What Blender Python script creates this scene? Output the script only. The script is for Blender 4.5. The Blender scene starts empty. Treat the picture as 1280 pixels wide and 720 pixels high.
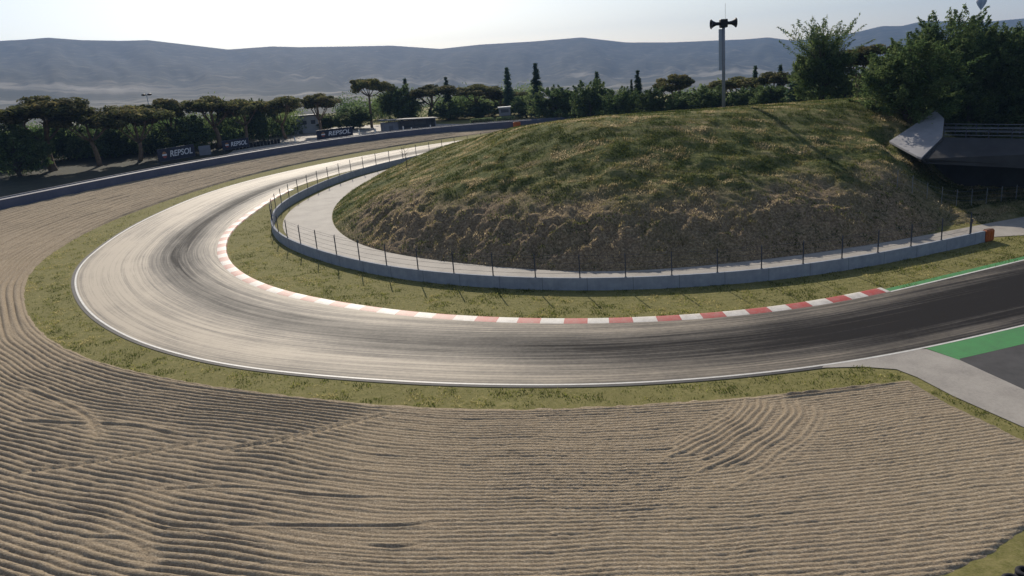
import bpy, math, random
import numpy as np
from mathutils import Vector, Matrix
rng = np.random.default_rng(7)
random.seed(7)
S = bpy.context.scene
COL = S.collection
R = math.radians

# ------------------------------------------------------------------ helpers
def link(o, parent=None):
    COL.objects.link(o)
    if parent is not None:
        o.parent = parent
    return o

def tag(o, label=None, cat=None, group=None, kind=None):
    if label: o['label'] = label
    if cat: o['category'] = cat
    if group: o['group'] = group
    if kind: o['kind'] = kind
    return o

def empty(name, loc=(0, 0, 0), rz=0.0):
    o = bpy.data.objects.new(name, None)
    o.location = loc
    o.rotation_euler = (0, 0, rz)
    return link(o)

def np_mesh(name, V, F, mat=None, parent=None, smooth=False, tint=None, attrs=None, uv=None, mats=None, fm=None):
    """V (n,3); F (m,k) constant-size faces or list of faces"""
    me = bpy.data.meshes.new(name)
    V = np.asarray(V, dtype=np.float32)
    if isinstance(F, np.ndarray):
        m, k = F.shape
        me.vertices.add(len(V)); me.vertices.foreach_set('co', V.ravel())
        me.loops.add(m * k); me.loops.foreach_set('vertex_index', F.astype(np.int32).ravel())
        me.polygons.add(m)
        me.polygons.foreach_set('loop_start', np.arange(0, m * k, k, dtype=np.int32))
        me.polygons.foreach_set('loop_total', np.full(m, k, dtype=np.int32))
    else:
        me.from_pydata([tuple(map(float, v)) for v in V], [], [tuple(int(i) for i in f) for f in F])
    if fm is not None:
        me.polygons.foreach_set('material_index', np.asarray(fm, dtype=np.int32))
    me.update(calc_edges=True)
    me.validate()
    if smooth:
        me.polygons.foreach_set('use_smooth', np.ones(len(me.polygons), dtype=bool))
    if tint is not None:
        a = me.attributes.new('tint', 'FLOAT_COLOR', 'POINT')
        c = np.ones((len(V), 4), dtype=np.float32); c[:, :3] = tint
        a.data.foreach_set('color', c.ravel())
    for nm, val in (attrs or {}).items():
        a = me.attributes.new(nm, 'FLOAT', 'POINT')
        a.data.foreach_set('value', np.asarray(val, dtype=np.float32))
    if uv is not None:
        l = me.uv_layers.new(name='UVMap')
        idx = np.zeros(len(me.loops), dtype=np.int32); me.loops.foreach_get('vertex_index', idx)
        l.data.foreach_set('uv', np.asarray(uv, dtype=np.float32)[idx].ravel())
    for mt in (mats or ([mat] if mat else [])):
        me.materials.append(mt)
    o = bpy.data.objects.new(name, me)
    return link(o, parent)

class MB:
    """collects simple solids into one mesh"""
    def __init__(s): s.v = []; s.f = []
    def add(s, V, F):
        b = len(s.v); s.v += [tuple(map(float, p)) for p in V]; s.f += [tuple(i + b for i in f) for f in F]; return s
    def box(s, c, d, rz=0.0, bev=0.0):
        x, y, z = d[0] / 2, d[1] / 2, d[2] / 2
        co, si = math.cos(rz), math.sin(rz)
        if bev <= 0:
            P = [(-x, -y, -z), (x, -y, -z), (x, y, -z), (-x, y, -z), (-x, -y, z), (x, -y, z), (x, y, z), (-x, y, z)]
            F = [(0, 3, 2, 1), (4, 5, 6, 7), (0, 1, 5, 4), (1, 2, 6, 5), (2, 3, 7, 6), (3, 0, 4, 7)]
        else:
            b = min(bev, x, y, z) * .98
            ring = lambda X, Y, Z: [(-X, -Y, Z), (X, -Y, Z), (X, Y, Z), (-X, Y, Z)]
            def oct8(X, Y, bb, Z): return [(-X + bb, -Y, Z), (X - bb, -Y, Z), (X, -Y + bb, Z), (X, Y - bb, Z), (X - bb, Y, Z), (-X + bb, Y, Z), (-X, Y - bb, Z), (-X, -Y + bb, Z)]
            rings = [oct8(x - b, y - b, b * .4, -z), oct8(x, y, b, -z + b), oct8(x, y, b, z - b), oct8(x - b, y - b, b * .4, z)]
            P = sum(rings, []); F = [tuple(range(7, -1, -1)), tuple(range(24, 32))]
            for r in range(3):
                for k in range(8):
                    F.append((r * 8 + k, r * 8 + (k + 1) % 8, r * 8 + 8 + (k + 1) % 8, r * 8 + 8 + k))
        P = [(c[0] + p[0] * co - p[1] * si, c[1] + p[0] * si + p[1] * co, c[2] + p[2]) for p in P]
        return s.add(P, F)
    def tube(s, pts, rad, n=8, cap=True):
        pts = [Vector(p) for p in pts]
        if not isinstance(rad, (list, tuple, np.ndarray)): rad = [rad] * len(pts)
        rings = []; prev = None
        for i, p in enumerate(pts):
            t = (pts[min(i + 1, len(pts) - 1)] - pts[max(i - 1, 0)])
            if t.length < 1e-9: t = Vector((0, 0, 1))
            t.normalize()
            a = Vector((1, 0, 0)) if abs(t.x) < .9 else Vector((0, 1, 0))
            if prev is not None: a = prev
            u = (a - t * a.dot(t))
            if u.length < 1e-6: u = t.orthogonal()
            u.normalize(); prev = u; w = t.cross(u)
            rings.append([p + (u * math.cos(2 * math.pi * k / n) + w * math.sin(2 * math.pi * k / n)) * rad[i] for k in range(n)])
        P = [q for r in rings for q in r]; F = []
        for i in range(len(pts) - 1):
            for k in range(n):
                F.append((i * n + k, i * n + (k + 1) % n, i * n + n + (k + 1) % n, i * n + n + k))
        if cap:
            F.append(tuple(range(n - 1, -1, -1))); F.append(tuple(range((len(pts) - 1) * n, len(pts) * n)))
        return s.add(P, F)
    def lathe(s, prof, n=24, axis=Matrix.Identity(4)):
        P = []; F = []
        for (r, z) in prof:
            for k in range(n):
                a = 2 * math.pi * k / n
                P.append(axis @ Vector((r * math.cos(a), r * math.sin(a), z)))
        for i in range(len(prof) - 1):
            for k in range(n):
                F.append((i * n + k, i * n + (k + 1) % n, i * n + n + (k + 1) % n, i * n + n + k))
        return s.add(P, F)
    def build(s, name, mat, parent=None, smooth=False):
        return np_mesh(name, s.v, s.f, mat, parent, smooth)

def quads(nu, nv):
    i = np.arange(nu - 1)[:, None] * nv + np.arange(nv - 1)[None, :]
    return np.stack([i, i + nv, i + nv + 1, i + 1], -1).reshape(-1, 4)

def _hash(ix, iy, seed):
    h = (ix.astype(np.int64) * 374761393 + iy.astype(np.int64) * 668265263 + seed * 974711) & 0x7fffffff
    h = ((h ^ (h >> 13)) * 1274126177) & 0x7fffffff
    return ((h ^ (h >> 16)) & 0xffff) / 65535.0

def vnoise(x, y, seed=0):
    x = np.asarray(x, float); y = np.asarray(y, float)
    ix = np.floor(x); iy = np.floor(y); fx = x - ix; fy = y - iy
    fx = fx * fx * (3 - 2 * fx); fy = fy * fy * (3 - 2 * fy)
    a = _hash(ix, iy, seed); b = _hash(ix + 1, iy, seed); c = _hash(ix, iy + 1, seed); d = _hash(ix + 1, iy + 1, seed)
    return (a + (b - a) * fx) * (1 - fy) + (c + (d - c) * fx) * fy

def fbm(x, y, seed=0, o=4):
    s = 0; a = .5; t = 0
    for k in range(o):
        s = s + a * vnoise(np.asarray(x) * 2 ** k, np.asarray(y) * 2 ** k, seed + k * 17); t += a; a *= .5
    return s / t

def sstep(a, b, x):
    t = np.clip((np.asarray(x, float) - a) / (b - a), 0, 1); return t * t * (3 - 2 * t)

def catmull(P, step):
    P = np.asarray(P, float)
    Q = np.vstack([2 * P[0] - P[1], P, 2 * P[-1] - P[-2]])
    out = []
    for i in range(1, len(Q) - 2):
        p0, p1, p2, p3 = Q[i - 1:i + 3]
        t = np.linspace(0, 1, 24, endpoint=False)[:, None]
        out.append(.5 * (2 * p1 + (p2 - p0) * t + (2 * p0 - 5 * p1 + 4 * p2 - p3) * t ** 2 + (3 * p1 - p0 - 3 * p2 + p3) * t ** 3))
    out = np.vstack(out + [Q[-2][None]])
    # smooth a little, then resample evenly
    return resample(out, step)

def resample(P, step):
    s = np.r_[0, np.cumsum(np.linalg.norm(np.diff(P, axis=0), axis=1))]
    n = max(2, int(round(s[-1] / step)) + 1)
    t = np.linspace(0, s[-1], n)
    return np.stack([np.interp(t, s, P[:, k]) for k in range(P.shape[1])], -1)

def smooth_line(P, it=20):
    P = P.copy()
    for _ in range(it):
        P[1:-1] = P[1:-1] * .5 + (P[:-2] + P[2:]) * .25
    return P

def normals2(P):          # left-hand normals
    t = np.gradient(P, axis=0); t /= np.linalg.norm(t, axis=1)[:, None] + 1e-12
    return np.stack([-t[:, 1], t[:, 0]], -1)

def arclen(P): return np.r_[0, np.cumsum(np.linalg.norm(np.diff(P, axis=0), axis=1))]

def dist_poly(X, Y, P, chunk=40000):
    """distance from points to polyline vertices' segments"""
    X = np.ravel(X); Y = np.ravel(Y); out = np.empty(len(X))
    A = P[:-1]; D = P[1:] - P[:-1]; L = (D ** 2).sum(1) + 1e-12
    for i in range(0, len(X), chunk):
        q = np.stack([X[i:i + chunk], Y[i:i + chunk]], -1)[:, None]
        t = np.clip(((q - A) * D).sum(-1) / L, 0, 1)
        out[i:i + chunk] = np.sqrt((((A + D * t[..., None]) - q) ** 2).sum(-1)).min(1)
    return out

def in_poly(X, Y, P):
    X = np.ravel(X); Y = np.ravel(Y); c = np.zeros(len(X), bool); n = len(P)
    for i in range(n):
        x0, y0 = P[i]; x1, y1 = P[(i + 1) % n]
        if y0 == y1: continue
        k = ((y0 > Y) != (y1 > Y)) & (X < (x1 - x0) * (Y - y0) / (y1 - y0) + x0)
        c ^= k
    return c

# ------------------------------------------------------------------ materials
def new_mat(name):
    m = bpy.data.materials.new(name); m.use_nodes = True
    nt = m.node_tree; b = nt.nodes['Principled BSDF']; return m, nt, b

def N(nt, typ, **kw):
    n = nt.nodes.new(typ)
    for k, v in kw.items():
        if k in n.inputs.keys(): n.inputs[k].default_value = v
        else: setattr(n, k, v)
    return n

def L(nt, a, b): nt.links.new(a, b)

def ramp(nt, fac, stops):
    r = nt.nodes.new('ShaderNodeValToRGB'); e = r.color_ramp.elements
    while len(e) > 1: e.remove(e[-1])
    e[0].position = stops[0][0]; e[0].color = (*stops[0][1], 1) if len(stops[0][1]) == 3 else stops[0][1]
    for p, c in stops[1:]:
        q = e.new(p); q.color = (*c, 1)
    L(nt, fac, r.inputs['Fac']); return r

def mixc(nt, fac, a, b, mode='MIX'):
    m = nt.nodes.new('ShaderNodeMix'); m.data_type = 'RGBA'; m.blend_type = mode
    for sock, v in ((m.inputs['Factor'], fac), (m.inputs[6], a), (m.inputs[7], b)):
        if hasattr(v, 'is_output'): L(nt, v, sock)
        elif isinstance(v, (int, float)): sock.default_value = v
        else: sock.default_value = (*v, 1)
    return m.outputs[2]

def math_n(nt, op, a, b=0.0, clamp=False):
    m = nt.nodes.new('ShaderNodeMath'); m.operation = op; m.use_clamp = clamp
    for sock, v in ((m.inputs[0], a), (m.inputs[1], b)):
        if hasattr(v, 'is_output'): L(nt, v, sock)
        else: sock.default_value = v
    return m.outputs[0]

def objco(nt, scale=(1, 1, 1)):
    t = nt.nodes.new('ShaderNodeTexCoord'); mp = nt.nodes.new('ShaderNodeMapping'); mp.inputs['Scale'].default_value = scale
    L(nt, t.outputs['Object'], mp.inputs['Vector']); return mp.outputs['Vector']

def noise(nt, vec, scale, detail=4, rough=.55, dist=0.0):
    n = N(nt, 'ShaderNodeTexNoise', Scale=scale, Detail=detail, Roughness=rough, Distortion=dist)
    L(nt, vec, n.inputs['Vector']); return n.outputs['Fac']

def bump(nt, b, h, strength=.3, dist=.05):
    n = N(nt, 'ShaderNodeBump', Strength=strength, Distance=dist); L(nt, h, n.inputs['Height']); L(nt, n.outputs['Normal'], b.inputs['Normal'])

def simple_mat(name, col, rough=.7, var=.15, scale=3.0, metal=0.0, spec=.3, bumpk=0.0, dirt=None):
    m, nt, b = new_mat(name)
    v = objco(nt)
    f = noise(nt, v, scale, 5)
    lo = tuple(c * (1 - var) for c in col); hi = tuple(min(1, c * (1 + var)) for c in col)
    r = ramp(nt, f, [(.3, lo), (.7, hi)])
    out = r.outputs['Color']
    if dirt:
        f2 = noise(nt, v, scale * .35, 6, .65)
        k = ramp(nt, f2, [(.5, (0, 0, 0)), (.72, (1, 1, 1))])
        out = mixc(nt, math_n(nt, 'MULTIPLY', k.outputs['Color'], .6), out, dirt)
    L(nt, out, b.inputs['Base Color'])
    b.inputs['Roughness'].default_value = rough; b.inputs['Metallic'].default_value = metal
    b.inputs['Specular IOR Level'].default_value = spec
    if bumpk: bump(nt, b, noise(nt, v, scale * 6, 4), bumpk, .02)
    return m

M = {}
M['concrete'] = simple_mat('wall_concrete', (.29, .305, .335), .8, .10, 1.2, dirt=(.21, .215, .23), bumpk=.15)
M['slab'] = simple_mat('slab_concrete', (.27, .268, .28), .85, .08, .8, dirt=(.19, .19, .20), bumpk=.1)
M['dark_concrete'] = simple_mat('bridge_concrete', (.055, .055, .057), .95, .15, .6, spec=.08, dirt=(.035, .035, .035), bumpk=.15)
M['steel'] = simple_mat('galvanised_steel', (.22, .23, .25), .5, .1, 5, metal=.5)
M['dark_steel'] = simple_mat('dark_steel', (.05, .055, .07), .5, .1, 5)
M['pole'] = simple_mat('pole_paint', (.20, .215, .25), .55, .08, 2)
M['plate'] = simple_mat('plate_paint', (.30, .34, .40), .6, .05, 2)
M['black'] = simple_mat('black_plastic', (.008, .008, .010), .55, .2, 4)
M['rubber'] = simple_mat('tyre_rubber', (.014, .014, .017), .8, .25, 8, bumpk=.2)
M['orange'] = simple_mat('orange_plastic', (.42, .10, .018), .55, .15, 2.0, dirt=(.25, .07, .02))
M['white'] = simple_mat('white_paint', (.72, .71, .68), .6, .05, 2)
M['red_brown'] = simple_mat('bark', (.17, .115, .075), .95, .3, 2.5, bumpk=.4)
M['bark_dark'] = simple_mat('bark_dark', (.09, .07, .055), .95, .3, 2.5, bumpk=.4)
M['navy'] = simple_mat('board_navy', (.010, .014, .035), .5, .15, .7)
M['letter'] = simple_mat('letter_white', (.58, .59, .63), .55, .05, 3)
M['shed'] = simple_mat('shed_cladding', (.17, .18, .21), .7, .12, 1.2, dirt=(.12, .12, .14))
M['shed_dark'] = simple_mat('shed_roof_edge', (.10, .11, .13), .7, .12, 1.2)
M['pale_wall'] = simple_mat('pale_grey_render', (.34, .35, .38), .8, .08, .8, dirt=(.26, .26, .29))
M['em_orange'] = simple_mat('emblem_orange', (.32, .15, .07), .5, .05, 3)
M['em_red'] = simple_mat('emblem_red', (.26, .05, .04), .5, .05, 3)
M['rust'] = simple_mat('rust_brown', (.16, .09, .06), .85, .2, 2)

def leaf_mat(name, gain=1.0, trans=.28):
    m = bpy.data.materials.new(name); m.use_nodes = True; nt = m.node_tree
    b = nt.nodes['Principled BSDF']; out = nt.nodes['Material Output']
    a = N(nt, 'ShaderNodeAttribute', attribute_name='tint')
    oi = nt.nodes.new('ShaderNodeObjectInfo')
    hsv = nt.nodes.new('ShaderNodeHueSaturation'); L(nt, a.outputs['Color'], hsv.inputs['Color'])
    mr = N(nt, 'ShaderNodeMapRange'); L(nt, oi.outputs['Random'], mr.inputs['Value'])
    mr.inputs['To Min'].default_value = .75 * gain; mr.inputs['To Max'].default_value = 1.3 * gain
    L(nt, mr.outputs['Result'], hsv.inputs['Value'])
    L(nt, hsv.outputs['Color'], b.inputs['Base Color']); b.inputs['Roughness'].default_value = .85
    b.inputs['Specular IOR Level'].default_value = .06
    t = nt.nodes.new('ShaderNodeBsdfTranslucent'); L(nt, hsv.outputs['Color'], t.inputs['Color'])
    mx = nt.nodes.new('ShaderNodeMixShader'); mx.inputs[0].default_value = trans
    L(nt, b.outputs[0], mx.inputs[1]); L(nt, t.outputs[0], mx.inputs[2]); L(nt, mx.outputs[0], out.inputs['Surface'])
    return m
M['leaf'] = leaf_mat('foliage', 1.6, .45)
M['blade'] = leaf_mat('grass_blades', 1.05, .55)

# ground: grass near the circuit, fields and scrub far away (attribute 'far' from the mesh)
def ground_mat():
    m, nt, b = new_mat('ground_grass_and_fields')
    v = objco(nt)
    n1 = noise(nt, v, .35, 6, .6); n2 = noise(nt, v, 2.6, 5, .65); n3 = noise(nt, v, 11., 4, .7)
    g = ramp(nt, n2, [(.28, (.075, .086, .022)), (.46, (.155, .16, .046)), (.60, (.26, .24, .09)), (.78, (.37, .31, .15))])
    g2 = mixc(nt, n1, g.outputs['Color'], (.125, .12, .038))
    g3 = mixc(nt, ramp(nt, n3, [(.35, (0, 0, 0)), (.75, (.7, .7, .7))]).outputs['Color'], g2, (.27, .225, .105))
    # far fields
    vf = objco(nt, (1, .45, 1))
    vo = N(nt, 'ShaderNodeTexVoronoi', Scale=.0085); vo.inputs['Randomness'].default_value = .9
    nd = N(nt, 'ShaderNodeTexNoise', Scale=.004, Detail=4.0)
    L(nt, vf, nd.inputs['Vector'])
    ad = nt.nodes.new('ShaderNodeVectorMath'); ad.operation = 'MULTIPLY_ADD'
    L(nt, nd.outputs['Color'], ad.inputs[0]); ad.inputs[1].default_value = (160, 160, 0); L(nt, vf, ad.inputs[2])
    L(nt, ad.outputs[0], vo.inputs['Vector'])
    sep = nt.nodes.new('ShaderNodeSeparateColor'); L(nt, vo.outputs['Color'], sep.inputs[0])
    fld = ramp(nt, sep.outputs[0], [(.0, (.03, .036, .022)), (.38, (.045, .05, .032)), (.55, (.085, .08, .055)), (.75, (.15, .135, .10)), (.92, (.30, .27, .22)), (1., (.04, .045, .028))])
    fn = noise(nt, vf, .012, 6, .65)
    bands = noise(nt, objco(nt, (.0006, .0024, .002)), 1.0, 6, .68, .3)
    fb = ramp(nt, bands, [(.40, (.018, .024, .018)), (.50, (.05, .052, .04)), (.56, (.16, .15, .125)), (.66, (.32, .30, .26))])
    scrub = ramp(nt, noise(nt, objco(nt), .02, 6, .7), [(.35, (.010, .015, .012)), (.52, (.022, .027, .021)), (.66, (.07, .07, .055)), (.8,(.19,.175,.145))])
    k = N(nt, 'ShaderNodeAttribute', attribute_name='scrub')
    kk = math_n(nt, 'ADD', k.outputs['Fac'], math_n(nt, 'MULTIPLY', math_n(nt, 'SUBTRACT', fn, .5), 1.4), True)
    farc = mixc(nt, ramp(nt, kk, [(.35, (0, 0, 0)), (.6, (1, 1, 1))]).outputs['Color'], mixc(nt, .82, fld.outputs['Color'], fb.outputs['Color']), scrub.outputs['Color'])
    a = N(nt, 'ShaderNodeAttribute', attribute_name='far')
    L(nt, mixc(nt, a.outputs['Fac'], g3, farc), b.inputs['Base Color'])
    b.inputs['Roughness'].default_value = .95; b.inputs['Specular IOR Level'].default_value = .1
    bump(nt, b, n3, .5, .06)
    return m
M['ground'] = ground_mat()

def gravel_mat():
    m, nt, b = new_mat('raked_gravel')
    v = objco(nt)
    big = noise(nt, v, .12, 5, .6); mid = noise(nt, v, 3.0, 5, .7); fine = noise(nt, v, 22., 4, .8)
    vo = N(nt, 'ShaderNodeTexVoronoi', Scale=13.); L(nt, v, vo.inputs['Vector'])
    sep = nt.nodes.new('ShaderNodeSeparateColor'); L(nt, vo.outputs['Color'], sep.inputs[0])
    c = ramp(nt, fine, [(.25, (.145, .105, .064)), (.5, (.295, .228, .145)), (.78, (.50, .40, .265))])
    c2 = mixc(nt, .35, c.outputs['Color'], ramp(nt, sep.outputs[0], [(0, (.16, .125, .088)), (.5, (.33, .272, .19)), (1., (.56, .48, .37))]).outputs['Color'])
    c3 = mixc(nt, ramp(nt, big, [(.35, (0, 0, 0)), (.7, (.22, .22, .22))]).outputs['Color'], c2, (.26, .20, .145))
    g9 = noise(nt, v, 8.5, 3, .8)
    c4 = mixc(nt, ramp(nt, g9, [(.30, (.65, .65, .65)), (.5, (0, 0, 0))]).outputs['Color'], c3, (.20, .155, .11))
    c4 = mixc(nt, ramp(nt, g9, [(.55, (0, 0, 0)), (.75, (.6, .6, .6))]).outputs['Color'], c4, (.60, .50, .38))
    L(nt, c4, b.inputs['Base Color'])
    b.inputs['Roughness'].default_value = .95; b.inputs['Specular IOR Level'].default_value = .15
    h = math_n(nt, 'ADD', vo.outputs['Distance'], math_n(nt, 'MULTIPLY', fine, 1.2))
    bump(nt, b, h, .55, .05)
    return m
M['gravel'] = gravel_mat()

def track_mat():
    m, nt, b = new_mat('race_track_asphalt')
    uv = nt.nodes.new('ShaderNodeUVMap')
    def uvs(su, sv):
        mp = nt.nodes.new('ShaderNodeMapping'); mp.inputs['Scale'].default_value = (su, sv, 1); L(nt, uv.outputs['UV'], mp.inputs['Vector']); return mp.outputs['Vector']
    s1 = noise(nt, uvs(.030, 1.3), 1.0, 4, .6, .3)      # broad lanes
    s2 = noise(nt, uvs(.045, 5.0), 1.0, 4, .65, .2)      # single tyre streaks
    s3 = noise(nt, uvs(.12, 11.0), 1.0, 3, .6)
    patch = noise(nt, uvs(.10, .18), 1.0, 5, .6)
    o = objco(nt)
    fine = noise(nt, o, 30., 3, .8)
    a = N(nt, 'ShaderNodeAttribute', attribute_name='wear')
    w = math_n(nt, 'ADD', a.outputs['Fac'], math_n(nt, 'MULTIPLY', math_n(nt, 'SUBTRACT', s1, .5), 1.0))
    w = math_n(nt, 'ADD', w, math_n(nt, 'MULTIPLY', math_n(nt, 'SUBTRACT', s2, .5), 1.0))
    w = math_n(nt, 'ADD', w, math_n(nt, 'MULTIPLY', math_n(nt, 'SUBTRACT', s3, .5), .55))
    w = math_n(nt, 'ADD', w, math_n(nt, 'MULTIPLY', math_n(nt, 'SUBTRACT', noise(nt, o, 3.5, 5, .8), .5), .55))
    w = math_n(nt, 'ADD', w, math_n(nt, 'MULTIPLY', math_n(nt, 'SUBTRACT', patch, .5), .55), True)
    c = ramp(nt, w, [(0., (.385, .325, .245)), (.18, (.275, .234, .178)), (.42, (.145, .126, .102)), (.72, (.060, .054, .048)), (1., (.027, .0255, .025))])
    c2 = mixc(nt, ramp(nt, fine, [(.3, (.35, .35, .35)), (.5, (0, 0, 0))]).outputs['Color'], c.outputs['Color'], (.09, .085, .08), 'MULTIPLY')
    s4 = noise(nt, uvs(.010, 2.6), 1.0, 2, .5, .5); s5 = noise(nt, uvs(.016, 4.4), 1.0, 2, .5, .3)
    mk = ramp(nt, s4, [(.485, (0, 0, 0)), (.50, (1, 1, 1)), (.515, (0, 0, 0))]); mk2 = ramp(nt, s5, [(.49, (0, 0, 0)), (.50, (1, 1, 1)), (.51, (0, 0, 0))])
    mk_ = math_n(nt, 'MULTIPLY', math_n(nt, 'ADD', mk.outputs['Color'], mk2.outputs['Color'], True), ramp(nt, patch, [(.42, (0, 0, 0)), (.6, (.75, .75, .75))]).outputs['Color'])
    g5 = noise(nt, o, 7., 4, .8)
    c2 = mixc(nt, ramp(nt, g5, [(.3, (.6, .6, .6)), (.6, (0, 0, 0))]).outputs['Color'], c2, (.55, .53, .52), 'MULTIPLY')
    c3 = mixc(nt, mk_, mixc(nt, .55, c.outputs['Color'], c2), (.028, .026, .026))
    L(nt, c3, b.inputs['Base Color'])
    b.inputs['Roughness'].default_value = .66; L(nt, math_n(nt, 'SUBTRACT', .27, math_n(nt, 'MULTIPLY', w, .25)), b.inputs['Specular IOR Level'])
    bump(nt, b, fine, .25, .01)
    return m
M['track'] = track_mat()
M['runoff'] = simple_mat('run_off_asphalt', (.052, .050, .050), .75, .2, 1.5, dirt=(.075, .072, .07), bumpk=.1)

def paint_mat(name, col, wear, scale=2.2, amt=.55):
    m, nt, b = new_mat(name)
    v = objco(nt)
    f = noise(nt, v, scale, 6, .7); f2 = noise(nt, v, scale * 6, 4, .7)
    k = ramp(nt, math_n(nt, 'ADD', math_n(nt, 'MULTIPLY', f, .65), math_n(nt, 'MULTIPLY', f2, .35)), [(.42, (0, 0, 0)), (.68, (amt, amt, amt))])
    L(nt, mixc(nt, k.outputs['Color'], col, wear), b.inputs['Base Color'])
    b.inputs['Roughness'].default_value = .6; b.inputs['Specular IOR Level'].default_value = .4
    return m
M['line'] = paint_mat('track_line_white', (.62, .61, .57), (.30, .28, .25))
M['kerb_white'] = paint_mat('kerb_paint_white', (.66, .62, .56), (.36, .32, .28), 1.6, .85)
M['kerb_red'] = paint_mat('kerb_paint_red', (.40, .040, .034), (.34, .20, .17), 1.6, .75)
M['kerb_glare'] = paint_mat('kerb_paint_glare_red', (.42, .15, .115), (.44, .33, .28), 1.6, .8)  # paler red with the sun glare painted in, worn patches on top
M['green_paint'] = paint_mat('green_paint', (.055, .235, .065), (.05, .13, .05), .8, .6)

def path_mat():
    m, nt, b = new_mat('service_path_concrete')
    v = objco(nt)
    f = noise(nt, v, .5, 6, .6); f2 = noise(nt, v, 7, 5, .7)
    c = ramp(nt, math_n(nt, 'ADD', math_n(nt, 'MULTIPLY', f, .6), math_n(nt, 'MULTIPLY', f2, .4)), [(.3, (.22, .20, .18)), (.52, (.32, .295, .26)), (.72, (.39, .36, .32))])
    L(nt, c.outputs['Color'], b.inputs['Base Color'])
    b.inputs['Roughness'].default_value = .8; b.inputs['Specular IOR Level'].default_value = .35
    bump(nt, b, f2, .15, .01)
    return m
M['path'] = path_mat()

def hill_mat():
    m, nt, b = new_mat('mound_grass_and_soil')
    t = nt.nodes.new('ShaderNodeTexCoord')
    v = objco(nt)
    mp = nt.nodes.new('ShaderNodeMapping'); mp.inputs['Rotation'].default_value = (0, 0, R(-28)); mp.inputs['Scale'].default_value = (.55, 1.8, 1.0)
    L(nt, t.outputs['Object'], mp.inputs['Vector']); vs = mp.outputs['Vector']
    n1 = noise(nt, v, .16, 6, .62); n2 = noise(nt, vs, .75, 7, .70, .4); n3 = noise(nt, v, 4.0, 6, .75)
    n2b = math_n(nt, 'ADD', n2, math_n(nt, 'MULTIPLY', math_n(nt, 'SUBTRACT', n1, .5), .6))
    grass = ramp(nt, n2b, [(.30, (.052, .068, .021)), (.46, (.108, .124, .040)), (.60, (.18, .17, .070)), (.72, (.32, .26, .14)), (.85, (.54, .44, .28))])
    soil = ramp(nt, n3, [(.28, (.075, .055, .035)), (.48, (.215, .155, .097)), (.68, (.46, .35, .215))])
    a = N(nt, 'ShaderNodeAttribute', attribute_name='soil')
    k = math_n(nt, 'ADD', a.outputs['Fac'], math_n(nt, 'MULTIPLY', math_n(nt, 'SUBTRACT', n1, .5), 1.0), True)
    L(nt, mixc(nt, k, grass.outputs['Color'], soil.outputs['Color']), b.inputs['Base Color'])
    b.inputs['Roughness'].default_value = .95; b.inputs['Specular IOR Level'].default_value = .08
    bump(nt, b, math_n(nt, 'ADD', n3, math_n(nt, 'MULTIPLY', n2, 1.5)), .8, .18)
    return m
M['hill'] = hill_mat()

M['tree_shade'] = simple_mat('pine_shade', (.022, .025, .014), .95, .5, .5, dirt=(.042, .042, .022), bumpk=.4)  # dark ground colour that stands in for the shade under the pines

def wall_mat():
    m, nt, b = new_mat('wall_concrete_blocks')
    a = N(nt, 'ShaderNodeAttribute', attribute_name='run')
    v = objco(nt); f = noise(nt, v, 1.4, 6, .65)
    cb = nt.nodes.new('ShaderNodeCombineXYZ'); L(nt, a.outputs['Fac'], cb.inputs[0])
    st = noise(nt, cb.outputs[0], 1.7, 5, .7); bk = noise(nt, cb.outputs[0], .22, 2, .5)
    c = ramp(nt, math_n(nt, 'ADD', math_n(nt, 'MULTIPLY', f, .5), math_n(nt, 'ADD', math_n(nt, 'MULTIPLY', st, .3), math_n(nt, 'MULTIPLY', bk, .2))), [(.34, (.205, .22, .25)), (.5, (.275, .292, .325)), (.64, (.345, .362, .39))])
    fr_ = math_n(nt, 'FRACT', math_n(nt, 'DIVIDE', a.outputs['Fac'], 3.85))
    j = math_n(nt, 'LESS_THAN', fr_, .012)
    L(nt, mixc(nt, j, c.outputs['Color'], (.13, .14, .16)), b.inputs['Base Color']); b.inputs['Roughness'].default_value = .85; b.inputs['Specular IOR Level'].default_value = .2
    bump(nt, b, f, .2, .02); return m
M['wall'] = wall_mat()

# ------------------------------------------------------------------ ground levels
GX, GY = -0.0211, 0.0397
def plane(x, y): return GX * np.asarray(x, float) + GY * np.asarray(y, float)

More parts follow.
